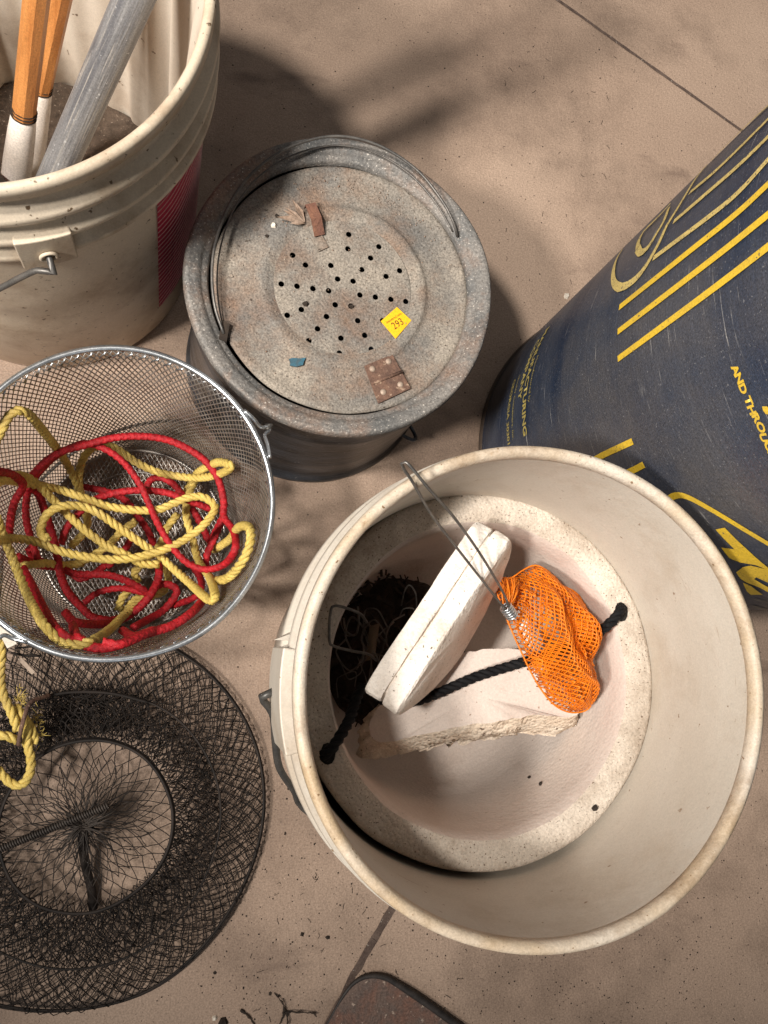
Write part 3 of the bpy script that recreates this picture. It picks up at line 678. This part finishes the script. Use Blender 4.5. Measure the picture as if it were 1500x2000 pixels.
lathe(MB(),[(.129,.055),(.09,.062),(.05,.058),(.001,.06)],TX,TY,60,wob=lambda a,r,z,j:(r,z+.008*noise.noise(Vector((math.cos(a)*r*50,math.sin(a)*r*50,1))))).build('dried_muck',muck_m,None) 
bpy.data.objects['dried_muck']['kind']='stuff'; tag(bpy.data.objects['dried_muck'],'brown dried muck covering the bottom of the cream bucket','muck')
rT=lambda z:.1552 if z>.283 and z<.34 else .1375+.0095*min(1,z/.28)
hp=on_cone(95,500,TX,TY,lambda z:.1585 if .275<z<.33 else .1375+.0095*min(1,z/.28))
ha=math.atan2(hp.y-TY,hp.x-TX); 
e=ear(tb,TX,TY,ha,.115,.147,.1575,.279,.316,cream_m)
mb=MB(); nrm=Vector((math.cos(ha),math.sin(ha),0)); u=Vector((-nrm.y,nrm.x,0)); hc=polar(TX,TY,ha,.1590,hp.z)
tube(mb,[hc+(u*math.cos(2*PI*i/18)+Vector((0,0,1))*math.sin(2*PI*i/18))*.0052 for i in range(18)],.0013,6,closed=True); mb.build('ear_boss',cream_m,e)
mb=MB()
tube(mb,cr([hc-nrm*.005,hc+nrm*.004,hc+nrm*.010+Vector((0,0,-.004)),at(72,528,.290),at(0,563,.265),at(-60,590,.25),at(-160,600,.24),at(-260,560,.24)],.004),.0022,8)
mb.build('bail',wire_m,tb)
# red label wrapped on the body
def label():
    rr=lambda z:.1375+.0095*min(1,z/.28)
    z1,z0=.268,.055
    pA=on_cone(306,420,TX,TY,lambda z:rr(z)); aL=math.atan2(pA.y-TY,pA.x-TX); aR=aL+.62
    mb=MB(); k=24; rows=12; v=[];f=[]
    for i in range(k+1):
        for j in range(rows+1):
            a=aL+(aR-aL)*i/k; z=z0+(z1-z0)*j/rows; v.append(polar(TX,TY,a,rr(z)+.0006,z))
    for i in range(k):
        for j in range(rows): f.append((i*(rows+1)+j,(i+1)*(rows+1)+j,(i+1)*(rows+1)+j+1,i*(rows+1)+j+1))
    mb.add(v,f); lo=mb.build('label',label_m,tb)
    mb=MB()
    for q in range(27):
        zc=z0-.03+q*.0092; pts=[]
        for i in range(25):
            a=aL+(aR-aL)*i/24; z=zc+.03*(i/24)**1.3+.004*math.sin(i*.25+q*.15)
            if z0<z<z1: pts.append(polar(TX,TY,a,rr(z)+.0008,z))
        if len(pts)>3: tube(mb,pts,.00045,4)
    mb.build('label_lines',line_m,lo)
label()
# tools standing in the bucket
def rod(mb,a,b,r0,r1,k): tube(mb,[a.lerp(b,i/20) for i in range(21)],r0,k,rf=lambda t:r0+(r1-r0)*t)
def tool(top,ring,end,deep,label,wr,seed):
    root=thing('wooden_handle_tool',label,'tool',deep,'wooden handled tools in the cream bucket',rot=(top-deep).to_track_quat('Z','Y'))
    mb=MB(); up=top+(top-ring)*3.2
    rod(mb,up,ring,wr,wr*1.02,8); mb.build('handle',wood_m,root,smooth=False)
    d=(end-ring).normalized()
    mb=MB(); tube(mb,[ring,ring+d*.002,ring.lerp(end,.25),ring.lerp(end,.7),end,deep],wr,20,rf=lambda t:wr*(1.0+.35*min(1,t*1.6))); mb.build('ferrule',sock_m,root)
    mb=MB(); T=d; u=T.orthogonal().normalized(); w_=T.cross(u)
    for k in range(3):
        c=ring-d*(.0005+.0028*k); tube(mb,[c+(u*math.cos(2*PI*i/24)+w_*math.sin(2*PI*i/24))*wr*1.06 for i in range(24)],.0006,5,closed=True)
    mb.build('binding_rings',dk_m,root)
tool(at(71,0,.30),at(46,228,.20),at(31,345,.145),at(22,405,.115),'nearer octagonal orange wood handle ending in a white ferrule in the cream bucket',.0086,1)
tool(at(120,-10,.27),at(80,178,.175),at(62,300,.12),at(58,330,.105),'farther orange wood handle partly hidden behind the nearer one in the cream bucket',.0078,2)
mb=MB(); a=at(283,-50,.34); b=at(98,365,.165); rod(mb,a+(a-b)*1.7,b+(b-a)*.12,.0128,.0128,28)
tag(mb.build('grey_pipe',alu_m,loc=b,rot=(a-b).to_track_quat('Z','Y')),'weathered grey metal pipe leaning in the cream bucket','pipe')
mb=MB(); tube(mb,cr([at(-25,330,.16),at(0,352,.165),at(14,366,.16),at(40,374,.15)],.003),.004,8); tag(mb.build('black_tube',dk_m,loc=at(0,360,.1)),'black hose end beside the white ferrule at the left edge','hose')
mb=MB(); tube(mb,cr([at(-30,352,.15),at(-5,366,.158),at(10,376,.15)],.003),.004,8); tag(mb.build('red_grip',red_m,loc=at(0,370,.1)),'red grip under the black hose at the left edge','grip')

# ---------------------------------------------------------------- wire basket with rope
KX,KY,KZ=-.054,.100,.228
kb=thing('wire_basket','round silver wire mesh basket filled with yellow and red rope','basket',(KX,KY,0))
RB,RT=.085,.1105
def kr(z): return RB+(RT-RB)*(z/KZ)
mb=MB(); tube(mb,ringpts(KX,KY,KZ,.112,160,.0015,.001),.0024,10,closed=True); mb.build('rim',brightw_m,kb)
mb=MB()
NS=146
def knot(i,z):
    a=2*PI*i/NS; bl=.0035*noise.noise(Vector((math.cos(a)*1.8,math.sin(a)*1.8,z*14))); return polar(KX,KY,a,kr(z)+bl,z)
for s in(-1,1):
    for i in range(NS):
        P=[]
        for j in range(15):
            t=j/14; P.append(knot(i+s*t*21,.004+(KZ-.004)*t)+Vector((0,0,0)))
        tube(mb,P,.00052,4)
mb.build('side_mesh',meshw_m,kb)
mb=MB()
for i in range(-22,23):
    d=i*.0039; h=math.sqrt(max(0,RB*RB-d*d))
    if h<.005: continue
    for (dx,dy) in((.5,.866),(.5,-.866)):
        nx,ny=-dy,dx; P=[Vector((KX+nx*d+dx*h*t,KY+ny*d+dy*h*t,.004+.0008*math.sin(t*40+i))) for t in [k/16-1 for k in range(33)]]
        tube(mb,P,.00065,4)
mb.build('base_mesh',meshw_m,kb)
mb=MB()
tube(mb,ringpts(KX,KY,.005,RB,120),.0018,8,closed=True)
for r_ in(.062,.040,.020): tube(mb,ringpts(KX,KY,.0055,r_,90,.002,0),.0009,6,closed=True)
mb.build('base_ring',meshw_m,kb)
mb=MB()   # folded mesh hem just under the rim
for i in range(NS):
    a=2*PI*i/NS
    if i%2: tube(mb,[polar(KX,KY,a,.1098,KZ-.001),polar(KX,KY,a+.05,.1085,KZ-.008)],.0008,4)
mb.build('hem_ties',brightw_m,kb)
def basket_ear(a):
    mb=MB()
    tube(mb,cr([polar(KX,KY,a+.17,.1135,KZ+.002),polar(KX,KY,a+.09,.1160,KZ+.001),polar(KX,KY,a+.03,.118,KZ-.004),polar(KX,KY,a+.012,.1235,KZ-.006),polar(KX,KY,a-.012,.1235,KZ-.006),polar(KX,KY,a-.03,.118,KZ-.003),polar(KX,KY,a-.10,.1165,KZ),polar(KX,KY,a-.19,.1145,KZ+.002)],.002),.0015,8)
    mb.build('handle_lug',brightw_m,kb)
pe=at(517,838,KZ); eA=math.atan2(pe.y-KY,pe.x-KX); basket_ear(eA)
pe=at(8,1222,KZ); eB=math.atan2(pe.y-KY,pe.x-KX); basket_ear(eB)
mb=MB()
Pb=[polar(KX,KY,eA,.122,KZ-.004),polar(KX,KY,eA+.01,.127,KZ-.008),polar(KX,KY,eA+.05,.124,KZ-.018)]
for k in range(1,10):
    t=k/10; zz=KZ-.018-.185*math.sin(PI*t)**.8; Pb.append(polar(KX,KY,eA+(2*PI+eB-eA if eB<eA else eB-eA)*t,kr(zz)+.007,zz))
Pb+=[polar(KX,KY,eB,.126,KZ-.008),polar(KX,KY,eB,.121,KZ-.004)]
tube(mb,cr(Pb,.005),.0015,8); mb.build('bail',darkwire_m,kb)

def K(pts,z0,z1=None):
    """crop-space trace of a rope lying in the basket -> points kept inside the mesh wall"""
    out=[]; z1=z0 if z1 is None else z1; N_=len(pts)
    for i,(x,y) in enumerate(pts):
        u,v=x/2.679,660+y/2.679; z=z0+(z1-z0)*i/max(1,N_-1)+.004*math.sin(i*1.7+x*.01)
        z=max(z,.012)
        for k in range(60):
            p=at(u,v,z)
            if math.hypot(p.x-KX,p.y-KY)<kr(z)-.0075: break
            z+=.004
            if z>.2: break
        out.append(at(u,v,z))
    # smooth heights
    for _ in range(2):
        zs=[p.z for p in out]
        for i in range(1,len(out)-1): 
            zz=max(zs[i],(zs[i-1]+2*zs[i]+zs[i+1])/4); out[i]=at(pts[i][0]/2.679,660+pts[i][1]/2.679,zz)
    return out
YR=[
 ([(-60,600),(0,500),(45,410),(90,380),(150,400),(220,480),(290,570),(350,660),(400,760),(435,850)],.085,.045),
 ([(-60,1080),(60,1050),(200,1070),(300,1110),(420,1140),(600,1160),(750,1140),(900,1090),(1020,1020),(1100,940),(1125,880),(1060,832),(980,838),(900,870),(820,900),(700,900),(560,880),(450,840),(330,800),(250,780),(100,755),(20,745),(-60,790)],.105,.08),
 ([(-60,760),(40,728),(120,722),(200,770),(280,850),(360,930),(450,1010),(560,1090),(650,1130),(740,1180),(830,1185)],.10,.085),
 ([(250,1052),(212,1015),(240,930),(320,882),(430,882),(520,920),(620,990),(720,1060),(790,1110),(840,1145),(900,1200),(1000,1290),(1090,1368),(1125,1350),(1095,1250),(1040,1170),(1010,1060),(975,930),(985,830),(1030,730)],.12,.04),
 ([(-20,930),(15,1030),(60,1140),(120,1290),(170,1400),(230,1500),(310,1580),(400,1605),(490,1580),(580,1520),(650,1450),(730,1390),(830,1330),(870,1290)],.12,.03),
 ([(480,575),(560,560),(640,600),(720,655),(820,700),(920,722),(1040,732),(1150,712),(1208,672),(1150,650),(1090,672),(1030,710),(1000,760),(960,830)],.06,.03),
 ([(435,860),(412,760),(420,680),(445,615),(480,580)],.05,.055),
 ([(1120,1110),(1200,1055),(1250,990),(1302,992),(1312,1060),(1280,1150),(1230,1220),(1180,1262),(1110,1272)],.04,.05),
 ([(620,1420),(640,1360),(720,1270),(700,1230),(760,1170),(840,1080),(870,1000),(930,920)],.025,.04),
 ([(350,1190),(430,1170),(560,1090),(640,1010),(710,960)],.05,.05),
 ([(820,1160),(880,1240),(850,1330),(720,1360),(640,1440)],.03,.02),
 ([(370,1090),(430,1030),(460,960),(440,900)],.05,.05),
 ([(120,1190),(240,1180),(340,1190),(430,1180)],.07,.05)]
RR=[
 ([(165,725),(240,645),(330,592),(440,562),(600,522),(750,515),(880,535),(1000,590),(1080,650),(1140,735),(1170,850),(1172,935),(1222,1010),(1232,1100),(1180,1180),(1090,1212),(1000,1190),(930,1130),(870,1050),(820,960),(780,870),(740,780),(680,690),(600,612),(500,562),(420,556),(300,612),(220,685),(160,765),(138,850),(138,950),(165,1060),(200,1160)],.105,.09),
 ([(140,780),(200,815),(232,900),(270,1020),(298,1130),(312,1220),(350,1320),(420,1402),(490,1462),(600,1475),(700,1432),(780,1352),(828,1260),(832,1180)],.08,.05),
 ([(320,1080),(355,985),(460,872),(560,822),(700,798),(850,806),(960,840),(1100,895)],.085,.075),
 ([(-60,690),(60,715),(120,770),(80,850),(58,930),(48,1020)],.10,.08),
 ([(90,1145),(200,1188),(300,1200),(400,1235),(560,1240),(680,1280),(765,1335),(640,1310),(520,1330),(440,1385)],.07,.03),
 ([(340,1435),(400,1488),(560,1495),(680,1450),(770,1372),(820,1300),(880,1290),(925,1330),(860,1420),(780,1470),(700,1515)],.055,.035),
 ([(120,1205),(170,1300),(230,1420),(300,1530),(400,1592),(520,1622),(640,1600),(760,1550),(900,1505),(1000,1440),(1065,1370)],.06,.03),
 ([(440,780),(560,805),(650,845),(720,930),(780,1020),(805,1080)],.03,.03),
 ([(768,780),(790,742),(840,732),(900,760),(945,810),(1010,900),(1060,990),(1095,1060),(1130,1010),(1165,940)],.04,.05),
 ([(1165,950),(1120,1050),(1085,1130),(1075,1200)],.06,.05),
 ([(560,1180),(500,1230),(420,1260),(380,1230)],.03,.03),
 ([(640,1530),(700,1560),(800,1530),(640,1600),(540,1590)],.03,.02),
 ([(1000,1180),(1050,1260),(1040,1340),(940,1390),(900,1400)],.03,.03),
 ([(380,1500),(400,1560),(440,1590)],.04,.03),
 ([(150,1100),(180,1150),(260,1190),(330,1195)],.05,.05),
 ([(680,1060),(650,1110),(560,1200)],.03,.03)]
mb=MB()
for i,(p,a,b) in enumerate(YR): rope3(mb,K(p,a,b),.0040,pitch=.019,ph=i)
tag(mb.build('yellow_rope',yel_m,loc=(KX,KY,.02)),'yellow twisted rope heaped in loops in the wire basket','rope')
mb=MB()
for i,(p,a,b) in enumerate(RR): braid(mb,K(p,a,b),.0036)
tag(mb.build('red_rope',red_m,loc=(KX,KY,.02)),'red braided cord looped among the yellow rope in the basket','rope')

# ---------------------------------------------------------------- black collapsible wire net, lower left
NX,NY=-.093,-.153
nb=thing('collapsible_fish_basket','flattened black wire mesh fish basket with ring hoops and a spring lid','fish basket',(NX,NY,0))
mb=MB()
for dz,dr in((.010,0),(.0125,-.0018)): tube(mb,ringpts(NX,NY,dz,.1685+dr,120,.004,.004,dz*30),.0012,6,closed=True)
mb.build('outer_hoop',net_m,nb)
mb=MB(); tube(mb,ringpts(-.085,-.160,.030,.117,100,.005,.006,2),.0011,6,closed=True); mb.build('middle_hoop',net_m,nb)
mb=MB()
for k in range(3): tube(mb,ringpts(-.081,-.157,.044+.0016*k,.073-.0006*k,90,.0015,.001,5),.0014,6,closed=True)
mb.build('lid_hoop',net_m,nb)
def netting(mb,n_,steps,ra,rb,ca,cb,za,zb,jit,tw,seed,r=.00049,k=3,bag=0.):
    rnd={}
    def kn(i,j):
        key=(i%n_,j)
        if key not in rnd:
            q=random.Random(hash((key[0]*7919+j*104729+seed*31)));
            rnd[key]=(q.gauss(0,jit),q.gauss(0,jit),q.gauss(0,jit*.8))
        t=j/steps; a=2*PI*(i+.5*j)/n_
        rr=ra+(rb-ra)*t; cx=ca[0]+(cb[0]-ca[0])*t; cy=ca[1]+(cb[1]-ca[1])*t
        e=math.sin(PI*t)
        return Vector((cx+rr*math.cos(a)+rnd[key][0]*min(1,e*3+.15),cy+rr*math.sin(a)+rnd[key][1]*min(1,e*3+.15),max(.0012,za+(zb-za)*t+rnd[key][2]+bag*e)))
    for s in(0,1):
        for i in range(n_):
            P=[]
            for j in range(steps+1):
                ii=i if s==0 else i-j
                p=kn(ii,j); P.append(p)
                if j<steps:
                    q_=kn(i if s==0 else i-j-1,j+1); m_=p.lerp(q_,.5)+Vector((random.gauss(0,jit*.3),random.gauss(0,jit*.3),0)); P.append(m_)
            tube(mb,P,r,k)
O=(NX,NY);Mc=(-.085,-.160);I=(-.081,-.157)
mb=MB()
netting(mb,92,9,.168,.117,O,Mc,.012,.030,.0009,0,1)
netting(mb,86,8,.167,.116,O,Mc,.010,.016,.0013,0,2,bag=.004)
netting(mb,78,11,.166,.073,O,I,.004,.008,.0017,0,7)
mb.build('side_netting',net_m,nb)
mb=MB()
netting(mb,84,9,.116,.0735,Mc,I,.030,.046,.0011,0,3)
netting(mb,84,9,.116,.074,Mc,I,.022,.040,.0020,0,4,bag=-.006)
netting(mb,80,8,.118,.076,Mc,I,.012,.030,.0028,0,8)
mb.build('top_netting',net_m,nb)
mb=MB()
netting(mb,34,7,.073,.005,I,(-.083,-.156),.045,.050,.0014,0,5,r=.00045)
mb.build('lid_netting',net_m,nb)
mb=MB()
netting(mb,30,6,.055,.004,I,(-.083,-.156),.030,.052,.002,0,6,r=.00042)
rnd=random.Random(21); hub=Vector((-.083,-.156,.052))
for i in range(64):
    a=rnd.random()*2*PI; l=rnd.uniform(.012,.034); e_=hub+Vector((math.cos(a)*l,math.sin(a)*l,rnd.uniform(-.012,.006)))
    tube(mb,cr([hub+Vector((rnd.gauss(0,.002),rnd.gauss(0,.002),0)),hub.lerp(e_,.5)+Vector((rnd.gauss(0,.002),rnd.gauss(0,.002),.003)),e_],.006),.00045,3)
mb.build('gathered_netting',netg_m,nb)
mb=MB() # rucked-up netting along the back and stray loops
rnd=random.Random(9)
for i in range(420):
    a=rnd.gauss(1.75,.45) if i<380 else rnd.random()*2*PI; r=rnd.uniform(.080,.118) if i<520 else rnd.uniform(.075,.160)
    p=Vector((-.085+r*math.cos(a),-.158+r*math.sin(a),rnd.uniform(.004,.040))); 
    P=[p]
    d=rnd.random()*6
    for k in range(3):
        d+=rnd.uniform(-1.4,1.4); P.append(P[-1]+Vector((math.cos(d),math.sin(d),rnd.uniform(-.3,.3)))*.0045); P[-1].z=max(.002,P[-1].z)
    tube(mb,P,.00042,3)
tag(mb.build('rucked_netting',net_m,nb),kind='stuff')
# coil spring + post
mb=MB(); a=at(212,1573,.058);b=at(-30,1670,.050); ax=b-a; L_=ax.length; t_=ax.normalized(); u=t_.orthogonal().normalized(); w_=t_.cross(u); N_=int(L_/.0021)*8
P=[a+ax*(i/N_)+(u*math.cos(2*PI*i/8)+w_*math.sin(2*PI*i/8))*.0028 for i in range(N_+1)]
tube(mb,P,.00085,4); tube(mb,[a,b],.0022,6); mb.build('spring',netg_m,nb)
mb=MB(); tube(mb,cr([at(158,1610,.040),at(165,1680,.02),at(178,1735,.010),at(182,1775,.006)],.004),.0042,8); mb.build('hook_bar',net_m,nb)
mb=MB(); tube(mb,cr([at(60,1375,.05),at(85,1362,.05),at(140,1352,.046),at(215,1354,.042),at(290,1372,.038)],.004),.0013,6); mb.build('lid_bar',net_m,nb)

# yellow rope end over the net, left edge
def R(pts,z): return [at(x/5,1200+y/5,z+.0025*math.sin(i*1.3)) for i,(x,y) in enumerate(pts)]
mb=MB()
rope3(mb,R([(-60,60),(-10,200),(15,400),(5,560),(15,720),(60,850),(110,960),(150,1060),(170,1130)],.075),.0042,ph=1)
rope3(mb,R([(150,900),(240,1010),(262,1120),(262,1250),(300,1400),(295,1540),(230,1650),(140,1665),(50,1600),(-10,1530),(-60,1500)],.070),.0042,ph=2)
rope3(mb,R([(-60,1180),(20,1180),(90,1195),(165,1235)],.072),.0042)
rope3(mb,R([(235,1020),(290,1080),(330,1180),(345,1250)],.064),.0040)
rnd=random.Random(4)
for i in range(90):  # frayed ends
    p=at((130+rnd.gauss(60,25))/5,1200+(830+rnd.gauss(0,45))/5,.07) if i<45 else at((370+rnd.gauss(0,22))/5,1200+(1080+rnd.gauss(0,90))/5,.06)
    d=Vector((rnd.gauss(0,1),rnd.gauss(0,1),rnd.gauss(0,.5))).normalized()*.006; tube(mb,[p,p+d*.5+Vector((rnd.gauss(0,.0006),0,0)),p+d],.00025,3)
tag(mb.build('frayed_rope',yel_m,loc=at(40,1500,.02)),'frayed yellow rope hanging down over the black wire net at the left edge','rope')
mb=MB(); tube(mb,cr([at(95,1358,.055),at(60,1372,.074),at(48,1400,.082),at(40,1430,.082),at(36,1455,.075)],.002),.0019,8)
tag(mb.build('rusty_hook',rust_m,loc=at(50,1400,.02)),'rusty wire hook gripping the frayed yellow rope','hook')
def strip(u0,v0,u1,v1,z,wd,label,m):
    a,b=at(u0,v0,z),at(u1,v1,z-.006); d=b-a; sd=Vector((-d.y,d.x,0)).normalized()*wd; mb=MB(); box(mb,(a+b)/2,d/2,sd,(0,0,.0006)); o=mb.build('plastic_strip',m,loc=a,smooth=False); tag(o,label,'strip'); bevel(o,.0004)
strip(2,1222,24,1262,.09,.0042,'pale plastic strip under the basket rim at the left edge',chip_m)
strip(38,1286,66,1315,.06,.0018,'thin tan plastic strip lying on the back of the black wire net',strip_m)
mb=MB(); tube(mb,cr([at(30,1266,.05),at(60,1263,.055),at(100,1258,.05)],.004),.0009,5); tube(mb,cr([at(22,1275,.05),at(50,1280,.054),at(80,1281,.05)],.004),.0011,5)
tag(mb.build('stiff_wire',net_m,loc=at(50,1270,.03)),'two stiff black wire ends between the basket rim and the wire net','wire')

# ---------------------------------------------------------------- navy drum
DX,DY,DR,DT=.4662,.2008,.1688,.0247
DHt=.52
dr=thing('navy_drum','large upright navy blue drum printed with yellow stripes and lettering','drum',(DX,DY,0))
def rd(z): return DR+DT*z
def dw(a,r,z,j):
    k=noise.noise(Vector((math.cos(a)*2,math.sin(a)*2,z*4))); return r+.0009*k,z
pr=[(.001,.002),(DR-.006,.002),(DR-.001,.004),(DR+.001,.009)]+[(rd(.012+(DHt-.012)*i/40),.012+(DHt-.012)*i/40) for i in range(41)]
lathe(MB(),pr,DX,DY,220,wob=dw).build('body',navy_m,dr)
lathe(MB(),[(rd(DHt)-.001,DHt-.004),(rd(DHt)+.003,DHt-.003),(rd(DHt)+.004,DHt+.001),(rd(DHt)+.001,DHt+.004),(rd(DHt)-.003,DHt+.003)],DX,DY,180,closed=True).build('rim',navy_m,dr)
lathe(MB(),[(rd(DHt)-.0008,DHt),(.15,DHt-.004),(.001,DHt-.004)],DX,DY,120).build('lid',navy_m,dr)
lathe(MB(),[(DR+.0008,.001),(DR+.0022,.003),(DR+.0022,.009),(DR+.0008,.011)],DX,DY,180).build('base_band',mat('brown_band',(.09,.065,.05),rough=.6),dr)
def ds(u,v):
    p=on_cone(u,v,DX,DY,rd)
    if p is None: return None
    a=math.atan2(p.y-DY,p.x-DX); 
    if a<0:a+=2*PI
    return Vector((a*rd(.2),p.z,0))  # s increases to the reader's right
OFF=.0011
def dsurf(s,z):
    a=s/rd(.2); r=rd(z)+OFF+.0009*noise.noise(Vector((math.cos(a)*2,math.sin(a)*2,z*4))); return Vector((DX+r*math.cos(a),DY+r*math.sin(a),z))
def dpoly(mb,pts2):
    """polygon in (s,z), subdivided finely and wrapped"""
    from mathutils.geometry import tessellate_polygon
    tris=tessellate_polygon([[Vector((p.x,p.y,0)) for p in pts2]]); 
    def sub(a,b,c,d):
        if d==0 or max((a-b).length,(b-c).length,(c-a).length)<.012:
            mb.add([dsurf(p.x,p.y) for p in(a,b,c)],[(0,1,2)]); return
        l=[((a-b).length,0),((b-c).length,1),((c-a).length,2)]; k=max(l)[1]
        if k==0: m_=(a+b)/2; sub(a,m_,c,d-1); sub(m_,b,c,d-1)
        elif k==1: m_=(b+c)/2; sub(a,b,m_,d-1); sub(a,m_,c,d-1)
        else: m_=(c+a)/2; sub(a,b,m_,d-1); sub(m_,b,c,d-1)
    for t in tris: sub(*[pts2[i].copy() for i in t],10)
def dstroke(mb,px,w0,w1=None,step=.004):
    """stroke along pixel points; width in metres"""
    Q=[ds(u,v) for u,v in px]; Q=[q for q in Q if q is not None]; 
    if len(Q)<2:return
    P=cr(Q,step); N_=len(P); w1=w0 if w1 is None else w1; L=[];Rr=[]
    for i,p in enumerate(P):
        t=(P[min(i+1,N_-1)]-P[max(i-1,0)]).normalized(); nn=Vector((-t.y,t.x,0)); w_=w0+(w1-w0)*i/(N_-1)
        L.append(p+nn*w_);Rr.append(p-nn*w_)
    v=[]
    for a,b in zip(L,Rr): v+=[dsurf(a.x,a.y),dsurf(b.x,b.y)]
    mb.add(v,[(2*i,2*i+1,2*i+3,2*i+2) for i in range(N_-1)])
def c6(*pts): return [(920+x/2.586,200+y/2.586) for x,y in pts]
def c8(*pts): return [(1280+x/3.845,700+y/3.845) for x,y in pts]
mb=MB()
W=.0019
for L_ in [c6((748,1296),(1225,945),(1500,738),(1700,585)),c6((748,1160),(1240,785),(1500,578),(1700,420)),c6((758,1038),(1100,765),(1340,575),(1500,428),(1700,235)),
          c6((1040,1500),(1040,1500))]:
    if L_[0]!=L_[-1]: mb=MB(); dstroke(mb,L_,W*1.15); mb.build('stripe',ink_m,dr)
mb=MB()
for L_ in [c6((930,792),(1230,568),(1370,450),(1500,305),(1650,140)),c6((1033,608),(1200,465),(1350,335),(1500,188),(1650,30)),c6((1113,462),(1260,338),(1500,98),(1650,-60)),c6((1220,300),(1350,170),(1500,30),(1650,-110))]: mb=MB(); dstroke(mb,L_,W); mb.build('faded_stripe',inkold_m,dr)
mb=MB()
dstroke(mb,c6((1200,320),(1150,380),(1100,460),(1050,545),(1000,625),(960,715),(900,820),(850,885),(800,925),(760,940)),W*1.0,W*1.7)
dstroke(mb,c6((765,940),(738,925),(725,885),(738,800),(770,745),(800,700)),W*1.9,W*.6)
dstroke(mb,c6((1015,515),(975,560),(925,610),(880,655),(855,700),(850,740)),W*.8,W*1.4)
dstroke(mb,c6((850,742),(868,765),(905,735),(945,670),(985,600),(1008,535)),W*1.8,W*.9)
mb.build('script_loop',inkold_m,dr)
mb=MB()
dstroke(mb,[(1150,905),(1180,888),(1238,861)],W*1.2); mb.build('stripe',ink_m,dr)
mb=MB(); dstroke(mb,[(1200,935),(1241,916),(1260,906)],W*1.2); mb.build('stripe',ink_m,dr)
mb=MB(); dstroke(mb,[(1295,985),(1318,967),(1340,967),(1375,984),(1430,1016),(1500,1058),(1560,1095)],W*1.2,W*1.5); mb.build('logo_flourish',ink_m,dr); mb=MB()
def pp(m_,*pts):
    Q=[ds(u,v) for u,v in c8(*pts)]
    if all(q is not None for q in Q): m_=MB(); dpoly(m_,Q); m_.build('logo_lettering',ink_m,dr)
pp(mb,(460,1275),(530,1260),(700,1430),(900,1600),(880,1580),(760,1545),(600,1425))
pp(mb,(500,1410),(600,1425),(760,1545),(900,1580),(760,1545),(640,1525),(560,1490))
pp(mb,(610,1600),(660,1560),(720,1548),(880,1585),(880,1690),(760,1635),(745,1650),(880,1725),(880,1760),(780,1710),(690,1675),(640,1645))
pp(mb,(660,1675),(720,1700),(810,1765),(720,1765),(690,1740))
pp(mb,(815,355),(850,355),(900,420),(840,412),(818,385))
for L_,w_ in((c8((740,1800),(880,1825)),.6),(c8((740,1850),(880,1885)),.8),(c8((760,1945),(880,1975)),.7)):
    mb=MB(); dstroke(mb,L_,W*w_)
    if mb.f: mb.build('grey_bar',inkg_m,dr)
# curved slogan
mb=MB()
LT=[('A',610,85),('N',636,150),('D',665,225),('T',708,315),('H',735,382),('R',765,442),('O',800,512),('U',826,588),('G',860,655),('H',890,725)]
LP=[(ch,ds(1280+x/3.845,700+y/3.845)) for ch,x,y in LT]
LP=[(c,p) for c,p in LP if p is not None]
for i,(ch,p) in enumerate(LP):
    t=(LP[min(i+1,len(LP)-1)][1]-LP[max(i-1,0)][1]).normalized(); nn=Vector((-t.y,t.x,0))
    v,f=text_mesh(ch,.0078,.00035); mb.add([dsurf(*(p+t*q[0]+nn*q[1])[:2]) for q in v],f)
mb.build('slogan_lettering',ink_m,dr)
# address block near the base
mb=MB()
def dtext(mb,s,size,ends,bold,sx=1.):
    q=ds(*ends); v,f=text_mesh(s,size,bold); mx=max(a[0] for a in v)
    mb.add([dsurf(q.x+(a[0]-mx)*sx,q.y+a[1]) for a in v],f)
dtext(mb,'MANUFACTURING',.0125,(1028,851),.0004,1.05); dtext(mb,'COMPANY',.0125,(1017,782),.0004,1.05)
dtext(mb,'GEORGIA 30301',.0092,(996,868),.0002,1.05)
dtext(mb,'Manufactured by',.0062,(1036,786),0,1.1)
dtext(mb,'Quality Containers, Inc.',.0062,(1005,858),0,1.1)
mb.build('address_lettering',mat('olive_print',(.42,.34,.10),(.30,.24,.09),80,.8,rough=.6),dr)
